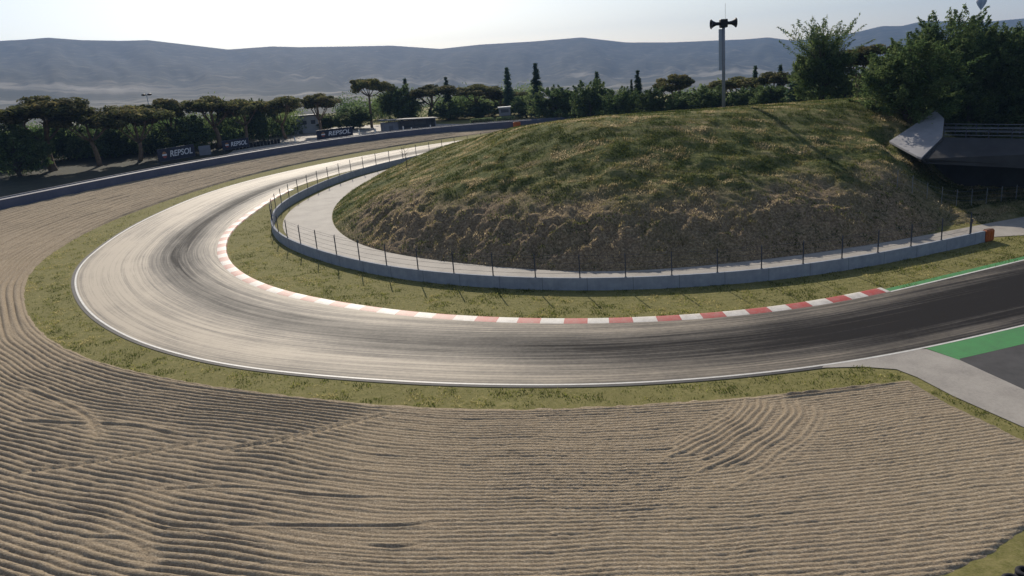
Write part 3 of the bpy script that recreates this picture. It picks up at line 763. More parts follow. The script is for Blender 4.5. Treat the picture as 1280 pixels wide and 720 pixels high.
def verge_grass():
    # verges: between gravel and track, between kerb and wall, along the apron
    n = 900000
    x = rng.uniform(-58, 62, n); y = rng.uniform(33, 135, n)
    keep = rng.random(n) < np.clip(1.3 - (y - 38) / 60, .1, 1)
    x, y = x[keep], y[keep]
    tp = np.vstack([outer - no * .5, inn_p[::-1]])[::6]
    gp = np.vstack([grv, outer[::-1]])[::6]
    a = in_poly(x, y, np.vstack([grv[::5], [(23.0, 40.95), (23.2, 42.2), (20.5, 43.4)], outer[outer[:, 0] < 20][::-5]]))
    b = in_poly(x, y, np.vstack([inner[::5], wall[::-5]]))
    k = np.vstack([[(23.0, 40.95), (23.35, 38.9), (24.05, 36.4), (24.95, 33.4)], [(25.6, 34.2), (24.2, 38.4), (23.55, 41.0)]])
    c = in_poly(x, y, k)
    kd = dist_poly(x, y, kl)
    keep = ((a & (dist_poly(x, y, outer[::4]) > .5)) | (b & (kd > 1.15)) | c)
    x, y = x[keep], y[keep]
    cl = fbm(x * .9, y * .9, 121, 4); f = fbm(x * .25, y * .25, 131, 4)
    keep = rng.random(len(x)) < np.clip((cl - .3) * 3.2, .30, 1)
    x, y, cl, f = [q[keep] for q in (x, y, cl, f)]
    m = len(x)
    ff = np.clip((f - .36) * 2.0 + (fbm(x * 1.7, y * 1.7, 141, 3) - .5) * 2.2 + rng.normal(0, .12, m), 0, .999)
    t = pick_tint(m, ff, [(.075, .09, .022), (.13, .145, .036), (.195, .20, .055), (.275, .255, .09), (.37, .32, .145)])
    blades('verge_grass', x, y, plane(x, y), rng.uniform(.03, .14, m) * np.clip(2.6 * (cl - .2), .3, 1.6), rng.uniform(.03, .10, m), t, 'short olive grass on the verges beside the track and along the gravel edge', 1.2)
verge_grass()

# ------------------------------------------------------------------ walls, barriers and the catch fence
def wall_mesh(line, prof):
    """sweep a closed cross-section (offset to the left, height) along a ground line"""
    n = normals2(line); V = []
    for o_, h_ in prof:
        P = line + n * o_; V.append(np.c_[P, plane(line[:, 0], line[:, 1]) + h_])
    k = len(prof); V = np.stack(V, 1).reshape(-1, 3); F = []
    for i in range(len(line) - 1):
        for j in range(k):
            F.append((i * k + j, i * k + (j + 1) % k, (i + 1) * k + (j + 1) % k, (i + 1) * k + j))
    F.append(tuple(range(k))); F.append(tuple(range((len(line) - 1) * k, len(line) * k))[::-1])
    return V, F
def fix(o):
    import bmesh
    bm = bmesh.new(); bm.from_mesh(o.data); bmesh.ops.recalc_face_normals(bm, faces=bm.faces); bm.to_mesh(o.data); bm.free(); return o

wl = wall[wall[:, 0] < 45.3]
end = wl[-1]
V, F = wall_mesh(wl, [(-.14, -.25), (-.12, 1.03), (-.10, 1.07), (.14, 1.07), (.16, 1.03), (.18, -.25)])
o = fix(np_mesh('concrete_wall', V, F, M['wall'], smooth=False, attrs={'run': np.repeat(arclen(wl), 6)}))
tag(o, 'long curved grey concrete wall bending round the foot of the mound', 'wall')

fr = empty('catch_fence', (float(wl[0, 0]), float(wl[0, 1]), float(plane(*wl[0]) + 1.07)))
tag(fr, 'see-through fence of slim steel posts and wires standing on the curved concrete wall', 'fence')
base = Vector(fr.location)
wn2 = normals2(wl); sw = arclen(wl)
post_s = np.arange(sw[-1] - 2.0, 1.0, -3.85)
def at_s(s, off=0.02):
    x = np.interp(s, sw, wl[:, 0]); y = np.interp(s, sw, wl[:, 1])
    nx = np.interp(s, sw, wn2[:, 0]); ny = np.interp(s, sw, wn2[:, 1])
    return x + nx * off, y + ny * off, float(plane(x, y)), nx, ny
pm = MB(); pm.box((0, 0, .98), (.09, .09, 1.96), bev=.012); pm.box((0, 0, .012), (.2, .16, .024))
pm.tube([(0, 0, 1.93), (.0, .06, 2.05)], .035, 6)
pmesh = None
for s in post_s:
    x, y, z, nx, ny = at_s(s)
    if pmesh is None:
        po = pm.build('post', M['dark_steel'], fr); pmesh = po.data
    else:
        po = bpy.data.objects.new('post', pmesh); link(po, fr)
    po.location = Vector((x, y, z + 1.07)) - base
    po.rotation_euler = (0, 0, math.atan2(ny, nx) - math.pi / 2)
ws = np.arange(1.0, sw[-1] - 1.9, .8)
for hgt in (.35, .80, 1.25, 1.70, 1.92):
    P = [Vector(at_s(s, .07)[:3]) + Vector((0, 0, 1.07 + hgt)) - base for s in ws]
    MB().tube(P, .011, 4).build('wire', M['dark_steel'], fr)

def end_block(loc, rz, lab, sc=1.0, group=None):
    t = empty('barrier_block', loc, rz); t.scale = (sc, sc, sc); tag(t, lab, 'barrier block')
    MB().box((0, 0, .62), (1.25, .62, 1.24), bev=.10).build('body', M['orange'], t)
    m = MB()
    for k in (-.4, 0, .4): m.box((k, -.33, .62), (.09, .05, 1.0), bev=.015)
    m.build('rib', M['orange'], t)
    MB().box((0, 0, 1.27), (1.0, .42, .06), bev=.02).build('lid', M['rust'], t)
    return t
ea = math.atan2(*(wl[-1] - wl[-4])[::-1])
ex = end + (wl[-1] - wl[-4]) / np.linalg.norm(wl[-1] - wl[-4]) * .62
end_block((ex[0], ex[1], float(plane(*ex))), ea, 'orange plastic block closing the right end of the curved concrete wall', .9)
mp = MB(); mp.tube([(0, 0, 0), (0, 0, 1.9)], .045, 8); mp.box((0, 0, 1.75), (.22, .1, .3), bev=.02)
px_ = (float(ex[0] - .9), float(ex[1] + 1.2)); o = mp.build('marker_post', M['dark_steel']); o.location = (*px_, float(plane(*px_)))
tag(o, 'short dark post standing behind the orange block at the wall end', 'post')

bl = bar[:]
V, F = wall_mesh(bl, [(.10, -.2), (.16, .1), (.12, 1.0), (.08, 1.62), (-.1, 1.72), (-.75, 1.72), (-.8, -.2)])
tb = empty('safety_barrier', (float(bl[0, 0]), float(bl[0, 1]), 0)); tag(tb, 'long dark blue safety barrier curving behind the far gravel trap', 'barrier')
def bar_mat():
    m, nt, b = new_mat('barrier_belt_blue')
    v = objco(nt)
    f = noise(nt, v, .35, 4, .6); f2 = noise(nt, objco(nt, (1, 1, .25)), 3.0, 4, .6)
    c = ramp(nt, math_n(nt, 'ADD', math_n(nt, 'MULTIPLY', f, .6), math_n(nt, 'MULTIPLY', f2, .4)), [(.3, (.045, .055, .095)), (.7, (.085, .095, .145))])
    L(nt, c.outputs['Color'], b.inputs['Base Color']); b.inputs['Roughness'].default_value = .6
    return m
M['belt'] = bar_mat()
o = fix(np_mesh('belt', V - np.array([bl[0, 0], bl[0, 1], 0]), F, M['belt'], tb))
V, F = wall_mesh(bl, [(-.95, -.2), (-.85, 1.86), (-.84, 1.90), (-1.18, 1.90), (-1.2, -.2)])
o = fix(np_mesh('top_rail', V - np.array([bl[0, 0], bl[0, 1], 0]), F, M['shed'], tb)); o['label'] = 'paler edge along the top of the barrier'
end_block((4.6, 197.2, float(plane(4.6, 197.2))), 0.35, 'orange block far away in front of the white-roofed cabin', 1.45)

# service road behind the barrier
bn = normals2(bar)
sel = (bar[:, 1] > 150)
A = bar[sel] - bn[sel] * 4.0; B_ = bar[sel] - bn[sel] * 12.5
A2 = bar[sel] - bn[sel] * 1.6
bk_ = 12.5 + 36 * sstep(0, 14, bar[sel][:, 1] - 168) * sstep(2, -24, bar[sel][:, 0])
B_ = bar[sel] - smooth_line(bn[sel] * bk_[:, None], 60)
strip('service_road', A2, B_, 12, M['path'], .03, 'pale sunlit service road behind the far blue barrier', 'road')
bar2 = bar[bar[:, 1] <= 152]; bn2 = normals2(bar2)
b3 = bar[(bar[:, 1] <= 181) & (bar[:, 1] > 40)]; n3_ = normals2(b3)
strip('pine_shade_ground', b3 - n3_ * 1.25, b3 - n3_ * 70.0, 10, M['tree_shade'], .012, 'rough grass under the left-hand pines, coloured dark with the shade of the trees', 'forest floor')

# ------------------------------------------------------------------ advertising boards
def board(p0, p1, z0, hgt, lab):
    p0 = Vector((*p0, 0)); p1 = Vector((*p1, 0)); mid = (p0 + p1) / 2; Ln = (p1 - p0).length
    a = math.atan2(p1.y - p0.y, p1.x - p0.x)
    t = empty('advertising_board', (mid.x, mid.y, z0), a); tag(t, lab, 'advertising board')
    MB().box((0, 0, hgt / 2 + .25), (Ln, .12, hgt), bev=.02).build('panel', M['navy'], t)
    m = MB()
    m.box((0, 0, hgt + .30), (Ln + .12, .2, .10)).box((0, 0, .20), (Ln + .12, .2, .10)); m.build('frame', M['dark_steel'], t)
    for k in (-.42, 0, .42):
        MB().tube([(k * Ln, .25, -.6), (k * Ln, .12, hgt * .9)], .07, 6).build('leg', M['dark_steel'], t)
    cu = bpy.data.curves.new('lettering', 'FONT'); cu.body = 'REPSOL'; cu.size = hgt * .70; cu.align_x = 'LEFT'; cu.align_y = 'CENTER'; cu.extrude = .012; cu.shear = .22; cu.offset = hgt * .012
    tmp = bpy.data.objects.new('lettering', cu); COL.objects.link(tmp)
    dg = bpy.context.evaluated_depsgraph_get(); me = bpy.data.meshes.new_from_object(tmp.evaluated_get(dg))
    bpy.data.objects.remove(tmp)
    me.materials.clear(); me.materials.append(M['letter']); me.name = 'lettering'
    lo = bpy.data.objects.new('lettering', me); link(lo, t)
    w = max(v.co.x for v in me.vertices) - min(v.co.x for v in me.vertices)
    sx = Ln * .62 / w
    lo.scale = (sx, 1, 1); lo.rotation_euler = (R(90), 0, 0); lo.location = (-Ln * .5 + Ln * .30, -.075, hgt / 2 + .25)
    # round sun-like emblem in three bands
    r = hgt * .27; cx = -Ln * .5 + Ln * .17; cz = hgt / 2 + .25
    for (a0, a1, mt) in ((18, 162, 'em_orange'), (-162, -18, 'em_red')):
        pts = [(cx + r * math.cos(R(q)), cz + r * math.sin(R(q))) for q in np.linspace(a0, a1, 14)]
        P = [(x_, -.066, z_) for x_, z_ in pts] + [(x_, -.085, z_) for x_, z_ in pts]
        n_ = len(pts); Fc = [tuple(range(n_)), tuple(range(2 * n_ - 1, n_ - 1, -1))] + [(i, i + n_, (i + 1) % n_ + n_, (i + 1) % n_) for i in range(n_)]
        fix(np_mesh('emblem', P, Fc, M[mt], t))
    fix(MB().box((cx, -.075, cz), (2 * r * 1.0, .02, r * .5)).build('emblem', M['letter'], t))
board((-73.2, 163.6), (-69.6, 174.6), 8.65, 2.55, 'leftmost and largest of the three dark blue boards with white letters, behind the barrier')
board((-65.2, 180.2), (-61.4, 187.8), 9.1, 2.0, 'middle dark blue board with white letters, in shade under the pines')
board((-46.2, 194.4), (-38.6, 202.6), 9.0, 2.1, 'rightmost dark blue board with white letters, standing by the sunlit service road')
# dark end panel next to the middle board
o = MB().box((0, 0, 1.2), (2.6, .3, 2.2), .5, .04).build('equipment_box', M['shed'])
o.location = (-68.8, 178.6, 8.5); tag(o, 'dark grey box standing at the left end of the middle blue board', 'box')

# ------------------------------------------------------------------ buildings and small things by the far straight
def low_shed():
    t = empty('shed', (-25.0, 212.5, 8.4), R(18)); tag(t, 'low grey shed with an open dark front and a thin flat roof', 'shed')
    w, d, h = 14.5, 5.0, 3.0
    m = MB(); m.box((-w / 2 + 2.0, 0, h / 2), (4.0, d, h)).box((2.0, d / 2 - .1, h / 2), (w - 4, .2, h)).box((w / 2 - .1, 0, h / 2), (.2, d, h)); m.build('wall', M['shed'], t)
    r_ = MB(); r_.add([(-w / 2 - .6, -d / 2 - 1.0, h + .65), (w / 2 + .6, -d / 2 - 1.0, h - .0), (w / 2 + .6, d / 2 + .4, h + .02), (-w / 2 - .6, d / 2 + .4, h + .67),
                       (-w / 2 - .6, -d / 2 - 1.0, h + .9), (w / 2 + .6, -d / 2 - 1.0, h + .25), (w / 2 + .6, d / 2 + .4, h + .27), (-w / 2 - .6, d / 2 + .4, h + .92)],
                      [(0, 3, 2, 1), (4, 5, 6, 7), (0, 1, 5, 4), (1, 2, 6, 5), (2, 3, 7, 6), (3, 0, 4, 7)]); r_.build('roof', M['shed_dark'], t)
    for k in (-2.6, 1.0, 4.6): MB().box((k, -d / 2 - .5, h / 2), (.16, .16, h), bev=.02).build('column', M['dark_steel'], t)
    MB().box((-w / 2 + 2.0, -d / 2 - .03, 1.05), (1.1, .06, 2.1), bev=.01).build('door', M['shed_dark'], t)
    MB().box((2.2, d / 2 - .45, 1.1), (6.5, .5, 1.0), bev=.04).build('counter', M['shed_dark'], t)
low_shed()
wp = MB(); wp.tube([(0, 0, 0), (0, 0, 1.0)], .16, 10); wp.lathe([(.16, 1.0), (.19, 1.03), (.19, 1.1), (.0, 1.16)], 10)
for i, (x, y, lab, hs) in enumerate([(-25.6, 205.6, 'tall white post in front of the dark shed opening', 1.35), (-23.6, 207.0, 'short white post right of the tall one, in front of the shed', .95), (-18.6, 208.8, 'thin white post at the right end of the low shed', 1.1), (-37.2, 204.0, 'white post at the right end of the rightmost blue board', 1.3), (-33.2, 206.0, 'white post midway between the rightmost blue board and the shed', 1.2), (-52.4, 196.5, 'white post on the service road left of the rightmost blue board', 1.2)]):
    if i == 0: o = wp.build('bollard', M['white'], smooth=False); me_b = o.data
    else: o = bpy.data.objects.new('bollard', me_b); link(o)
    o.location = (x, y, float(plane(x, y))); o.scale = (1, 1, hs); tag(o, lab, 'post', 'white posts on the far service road')
def cabin():
    t = empty('cabin', (1.9, 216.0, 8.5)); tag(t, 'small grey cabin on stilts with a white flat roof, far beyond the barrier', 'cabin')
    MB().box((0, 0, 3.1), (3.2, 2.6, 2.2), bev=.03).build('body', M['shed'], t)
    MB().box((0, 0, 4.33), (3.7, 3.1, .26), bev=.03).build('roof', M['white'], t)
    MB().box((0, -1.32, 3.35), (2.2, .05, .9)).build('window', M['dark_steel'], t)
    for sx in (-1.4, 1.4):
        for sy in (-1.1, 1.1): MB().box((sx, sy, 1.0), (.16, .16, 2.0)).build('leg', M['dark_steel'], t)
cabin()
def grey_building():
    t = empty('building', (-55.6, 222.0, 8.6), R(8)); tag(t, 'pale grey building half hidden behind the pines above the service road', 'building')
    MB().box((0, 0, 3.0), (8.0, 6.0, 6.0)).build('wall', M['pale_wall'], t)
    MB().box((0, 0, 6.15), (8.6, 6.6, .3), bev=.04).build('roof', M['shed_dark'], t)
    for k in (-2.4, 0.2, 2.6):
        w_ = MB().box((k, -3.02, 4.2), (1.2, .05, 1.1)).build('window', M['dark_steel'], t)
        MB().box((k, -3.06, 3.6), (1.4, .12, .08)).build('sill', M['white'], w_)
    MB().box((-1.2, -3.03, 1.05), (1.1, .06, 2.1)).build('door', M['shed_dark'], t)
grey_building()
def tyre_row(p0, p1, n, lab):
    t = empty('tyre_wall', (p0[0], p0[1], float(plane(*p0)))); tag(t, lab, 'tyre wall')
    me = None
    for i in range(n):
        f = i / (n - 1); x = p0[0] + (p1[0] - p0[0]) * f; y = p0[1] + (p1[1] - p0[1]) * f
        if me is None:
            m = MB()
            for k in range(4): m.lathe([(.2, .02 + k * .28), (.34, .02 + k * .28), (.40, .08 + k * .28), (.40, .22 + k * .28), (.34, .28 + k * .28), (.2, .28 + k * .28), (.2, .02 + k * .28)], 12)
            o = m.build('tyre_stack', M['rubber'], t, True); me = o.data
        else: o = bpy.data.objects.new('tyre_stack', me); link(o, t)
        o.location = (x - p0[0], y - p0[1], float(plane(x, y) - plane(*p0)))
tyre_row((-66.0, 184.6), (-56.4, 196.0), 16, 'low dark tyre wall between the middle and the rightmost blue boards')
hm_pal = [(.10, .14, .06), (.14, .18, .085), (.19, .22, .11)]
def hedge(x, y, l, d, h, rz, lab):
    n = 5200
    u = rng.uniform(-.5, .5, (n, 3)) * np.array([l, d, h]); ax = rng.integers(0, 3, n)
    for k, dim in enumerate((l, d, h)):
        s_ = ax == k; u[s_, k] = np.sign(u[s_, k]) * dim / 2 + rng.normal(0, .08, s_.sum())
    V, F = leaf_quads(u + np.array([0, 0, h / 2]), rng.normal(size=(n, 3)), .26, .2)
    t = empty('hedge', (x, y, float(plane(x, y))), rz); tag(t, lab, 'hedge')
    np_mesh('foliage', V, F, M['leaf'], t, tint=np.repeat(pick_tint(n, rng.random(n), hm_pal), 4, 0))
    MB().box((0, 0, h * .45), (l * .9, d * .8, h * .86)).build('branches', M['bark_dark'], t)

def leaf_quads(C, Nn, ln, wd, dirs=None):
    """flat leaf faces at C, facing Nn, length along dirs"""
    C = np.asarray(C); n = len(C)
    Nn = Nn / (np.linalg.norm(Nn, axis=1)[:, None] + 1e-9)
    if dirs is None: dirs = rng.normal(size=(n, 3))
    U = dirs - Nn * (dirs * Nn).sum(1)[:, None]; U /= np.linalg.norm(U, axis=1)[:, None] + 1e-9
    W = np.cross(Nn, U)
    ln = np.broadcast_to(np.asarray(ln), (n,))[:, None] * rng.uniform(.65, 1.3, (n, 1)) / 2; wd = np.broadcast_to(np.asarray(wd), (n,))[:, None] * rng.uniform(.65, 1.3, (n, 1)) / 2
    V = np.stack([C - U * ln, C + W * wd, C + U * ln, C - W * wd], 1).reshape(-1, 3)
    return V, np.arange(4 * n).reshape(-1, 4)
hedge(-4.6, 211.0, 6.0, 1.6, 1.9, 0, 'longer pale green clipped hedge left of the white-roofed cabin')
hedge(1.9, 211.5, 4.6, 1.6, 1.9, 0, 'shorter pale green clipped hedge right under the white-roofed cabin')

# ------------------------------------------------------------------ loudspeaker poles
def speaker_pole(x, y, z, hgt, lab, plate=True):
    t = empty('loudspeaker_pole', (x, y, z)); tag(t, lab, 'loudspeaker pole')
    MB().tube([(0, 0, -.4), (0, 0, hgt * .55), (0, 0, hgt)], [.25, .22, .20], 12).build('pole', M['pole'], t, True)
    MB().box((0, 0, .05), (.6, .6, .1), bev=.02).build('base_plate', M['dark_steel'], t)
    if plate: MB().box((-.43, .02, hgt - 3.35), (.46, .06, 5.4), bev=.02).build('side_plate', M['plate'], t)
    MB().box((0, 0, hgt + .05), (1.0, .8, 1.1), bev=.08).build('driver_box', M['black'], t)
    MB().tube([(.25, 0, hgt + .6), (.25, 0, hgt + 2.6)], .02, 5).build('antenna', M['pole'], t)
    for sx in (-1, 1):
        ax = Matrix.Translation((sx * .48, 0, hgt + .05)) @ Matrix.Rotation(sx * math.pi / 2, 4, 'Y')
        m = MB(); m.lathe([(.0, 0), (.24, 0), (.21, .25), (.24, .55), (.36, .85), (.55, 1.12), (.60, 1.2), (.56, 1.2), (.30, .85), (.12, .5), (.0, .45)], 20, ax)
        h_ = m.build('horn', M['black'], t, True)
        MB().lathe([(.60, 1.17), (.64, 1.17), (.64, 1.24), (.60, 1.24), (.60, 1.17)], 20, ax).build('rim', M['dark_steel'], h_, True)
    return t
speaker_pole(31.45, 107.0, zg(31.45, 107.0) - .1, 25.2 - zg(31.45, 107.0), 'tall grey pole with two black horn loudspeakers standing on top of the mound')
lz = float(plane(-89.2, 200.0))
t2 = empty('lamp_mast', (-89.2, 200.0, lz)); tag(t2, 'slim far mast with two dark lamp heads rising over the left-hand pines', 'lamp mast')
MB().tube([(0, 0, -.3), (0, 0, 23.4 - lz)], [.14, .09], 8).build('pole', M['plate'], t2)
MB().box((0, 0, 23.45 - lz), (1.6, .12, .12)).build('crossarm', M['dark_steel'], t2)
for sx in (-.75, .75):
    MB().lathe([(0, -.22), (.36, -.20), (.58, -.05), (.55, .12), (.3, .26), (0, .3)], 14, Matrix.Translation((sx, 0, 23.5 - lz))).build('lamp_head', M['black'], t2, True)

# hot-air balloon
t3 = empty('hot_air_balloon', (933, 1500, 76.5)); tag(t3, 'grey hot-air balloon floating in the sky above the right-hand trees', 'balloon')
def balloon_mat():
    m, nt, b = new_mat('balloon_fabric')
    t = nt.nodes.new('ShaderNodeTexCoord'); s = nt.nodes.new('ShaderNodeSeparateXYZ'); L(nt, t.outputs['Object'], s.inputs[0])
    a = math_n(nt, 'ARCTAN2', s.outputs['X'], s.outputs['Y'])
    w = math_n(nt, 'SINE', math_n(nt, 'MULTIPLY', a, 6.0))
    c = ramp(nt, math_n(nt, 'ADD', math_n(nt, 'MULTIPLY', w, .5), .5), [(.45, (.13, .14, .16)), (.55, (.24, .25, .27))])
    L(nt, c.outputs['Color'], b.inputs['Base Color']); b.inputs['Roughness'].default_value = .6; return m
M['balloon'] = balloon_mat()
prof = [(1.1, 3.2), (1.6, 4.0), (3.2, 6.6), (5.3, 9.6), (7.2, 12.8), (8.5, 16.0), (9.0, 18.8), (8.6, 21.2), (7.2, 23.6), (5.0, 25.3), (2.4, 26.2), (.01, 26.4)]
m = MB()
n_ = 36; P = []; Fc = []
for r_, z_ in prof:
    for k in range(n_):
        q = 1 - .035 * abs(math.cos(k * math.pi / 3.0 * .5 * 2)); a_ = 2 * math.pi * k / n_
        P.append((r_ * q * math.cos(a_), r_ * q * math.sin(a_), z_))
for i in range(len(prof) - 1):
    for k in range(n_): Fc.append((i * n_ + k, i * n_ + (k + 1) % n_, i * n_ + n_ + (k + 1) % n_, i * n_ + n_ + k))
np_mesh('envelope', P, Fc, M['balloon'], t3, True)
bk = MB().box((0, 0, .55), (1.5, 1.1, 1.1), bev=.08).build('basket', M['rust'], t3)
for sx in (-.6, .6):
    for sy in (-.45, .45): MB().tube([(sx, sy, 1.1), (sx * 1.5, sy * 1.5, 3.3)], .03, 4).build('rope', M['dark_steel'], t3)

# ------------------------------------------------------------------ bridge at the right
bt = empty('bridge', (51.6, 88.3, 5.0)); tag(bt, 'dark concrete footbridge over the hollow at the right edge of the mound', 'bridge')
b0 = Vector((51.6, 88.3, 5.0))
def prism(P, mat, name, parent, off):
    P = [Vector(p) - off for p in P]; n = len(P) // 2
    Fc = [tuple(range(n)), tuple(range(2 * n - 1, n - 1, -1))] + [(i, (i + 1) % n, (i + 1) % n + n, i + n) for i in range(n)]
    return fix(np_mesh(name, P, Fc, mat, parent))
dv = Vector((62.0, 81.3, 0)) - Vector((54.4, 93.0, 0)); 
far_x = Vector((80.0, 68.0, 0)); 
A0 = Vector((50.2, 89.6, 0)); A1 = Vector((51.2, 87.1, 0)); A2 = Vector((84.0, 70.5, 0)); 
pt = lambda p, z: Vector((p.x, p.y, z))
side = Vector((.12, .99, 0)); 
# fascia: near face runs from the chamfered left end to the right, closing on the camera
E2 = Vector((74.1, 69.8, 0))
T_ = side * .45
prism([pt(Vector((46.8, 83.65, 0)), 7.95), pt(A1, 9.75), pt(E2, 8.6), pt(E2, 5.1), pt(Vector((47.4, 84.0, 0)), 7.4),
       pt(Vector((46.8, 83.65, 0)) + T_, 7.95), pt(A1 + T_, 9.75), pt(E2 + T_, 8.6), pt(E2 + T_, 5.1), pt(Vector((47.4, 84.0, 0)) + T_, 7.4)], M['dark_concrete'], 'fascia', bt, b0)
W8 = side * 8.0
prism([pt(Vector((48.9, 85.7, 0)) + T_, 7.85), pt(E2 + T_, 7.65), pt(E2 + T_, 7.0), pt(Vector((48.9, 85.7, 0)) + T_, 7.0),
       pt(Vector((48.9, 85.7, 0)) + T_ + W8, 7.85), pt(E2 + W8, 7.65), pt(E2 + W8, 7.0), pt(Vector((48.9, 85.7, 0)) + T_ + W8, 7.0)], M['dark_concrete'], 'deck', bt, b0)
prism([pt(A1 + W8, 7.5), pt(E2 + W8, 7.3), pt(E2 + W8, 1.0), pt(A1 + W8, 1.0), pt(A1 + W8 + T_, 7.5), pt(E2 + W8 + T_, 7.3), pt(E2 + W8 + T_, 1.0), pt(A1 + W8 + T_, 1.0)], M['dark_concrete'], 'fascia', bt, b0)  # far side carried down as an added back wall that keeps the hollow dark
# pale sloping slab at the abutment
sl = empty('concrete_slab', (50.0, 89.0, 9.5)); so_ = Vector((50.0, 89.0, 9.5)); tag(sl, 'pale sloping concrete slab at the left end of the dark bridge, flecked with leaf shadows', 'concrete slab')
q = [Vector((47.0, 91.4, 9.36)), Vector((55.0, 95.9, 12.2)), Vector((54.15, 92.5, 11.4)), Vector((51.1, 87.4, 9.83)), Vector((46.8, 83.8, 8.12)), Vector((46.7, 84.5, 8.24))]
prism(q + [p - Vector((0, 0, .22)) for p in q], M['slab'], 'panel', sl, so_)
# railings
for nm, offs, lab in (('railing', T_ * .5, 'thin dark railing along the near edge of the bridge'), ('railing', W8 + T_ * .5, 'thin dark railing along the far edge of the bridge under the trees')):
    r0 = A1 + offs; r1 = E2 + offs; zr0, zr1 = 9.7, 8.55
    t = empty('railing', (r0.x, r0.y, zr0)); tag(t, lab, 'railing')
    d_ = (r1 - r0); Ld = d_.length
    for k in range(int(Ld / 2.2) + 1):
        f = k * 2.2 / Ld; p = d_ * f
        MB().box((p.x, p.y, .55 + (zr1 - zr0) * f), (.08, .08, 1.15)).build('post', M['dark_steel'], t)
    for hh in (.35, .75, 1.12):
        MB().tube([(0, 0, hh), (d_.x, d_.y, hh + zr1 - zr0)], .035, 6).build('rail', M['steel'], t)

# wire fence on the slope below the bridge
wf_ = empty('wire_fence', (42.0, 79.5, zg(42.0, 79.5))); tag(wf_, 'faint wire fence with thin posts on the dark slope below the bridge', 'fence')
wo = Vector(wf_.location); pts = []
for k in range(12):
    x = 42.0 + k * 1.75; y = 79.5 + k * .18; z = zg(x, y); pts.append(Vector((x, y, z + 1.5)) - wo)
    MB().tube([(0, 0, -.3), (0, 0, 1.75)], .035, 6).build('post', M['steel'], wf_).location = Vector((x, y, z)) - wo
for dz in (0, -.5, -1.0): MB().tube([p + Vector((0, 0, dz)) for p in pts], .008, 4).build('wire', M['steel'], wf_)

# two tyre stacks at the lower right corner
for i, (x, y, lab) in enumerate([(17.02, 22.75, 'left of two stacks of black tyres at the lower right corner'), (17.75, 23.1, 'right of two stacks of black tyres at the lower right corner')]):
    z = float(plane(x, y)); t = empty('tyre_stack', (x, y, z)); tag(t, lab, 'tyre stack', 'tyre stacks at the corner of the gravel')
    for k in range(5 if i else 5):
        b_ = k * .19
        m = MB().lathe([(.17, b_ + .01), (.28, b_), (.33, b_ + .05), (.335, b_ + .10), (.33, b_ + .15), (.28, b_ + .195), (.17, b_ + .185), (.16, b_ + .1), (.17, b_ + .01)], 24)
        m.build('tyre', M['rubber'], t, True)

# bare sapling on the left flank of the mound
sx_, sy_ = -13.6, 108.0; sz_ = zg(sx_, sy_)
t = empty('sapling', (sx_, sy_, sz_)); tag(t, 'thin bare sapling on the left flank of the mound', 'sapling')
MB().tube([(0, 0, -.2), (.05, 0, 1.2), (-.05, .05, 2.2), (-.2, .1, 3.1)], [.05, .04, .03, .012], 6).build('trunk', M['bark_dark'], t)
m = MB()
for k in range(12):
    z_ = rng.uniform(1.0, 2.9); a_ = rng.uniform(0, 6.28); l_ = rng.uniform(.4, .9)
    m.tube([(-.02, .03, z_), (math.cos(a_) * l_ * .6, math.sin(a_) * l_ * .6, z_ + l_ * .5), (math.cos(a_) * l_, math.sin(a_) * l_, z_ + l_ * .95)], [.02, .014, .006], 4)
m.build('twigs', M['bark_dark'], t)

# ------------------------------------------------------------------ trees: prototypes, then copies
PINE_PAL = [(.042, .050, .020), (.065, .070, .026), (.092, .090, .034), (.13, .11, .045)]
BROAD_PAL = [(.036, .060, .022), (.055, .085, .030), (.080, .112, .040), (.115, .14, .055)]
FIR_PAL = [(.022, .042, .026), (.034, .058, .034), (.048, .076, .044)]

def curved(p0, p1, bend, n=5):
    p0 = np.array(p0, float); p1 = np.array(p1, float); t = np.linspace(0, 1, n)[:, None]
    return p0 + (p1 - p0) * t + np.array(bend) * (4 * t * (1 - t))

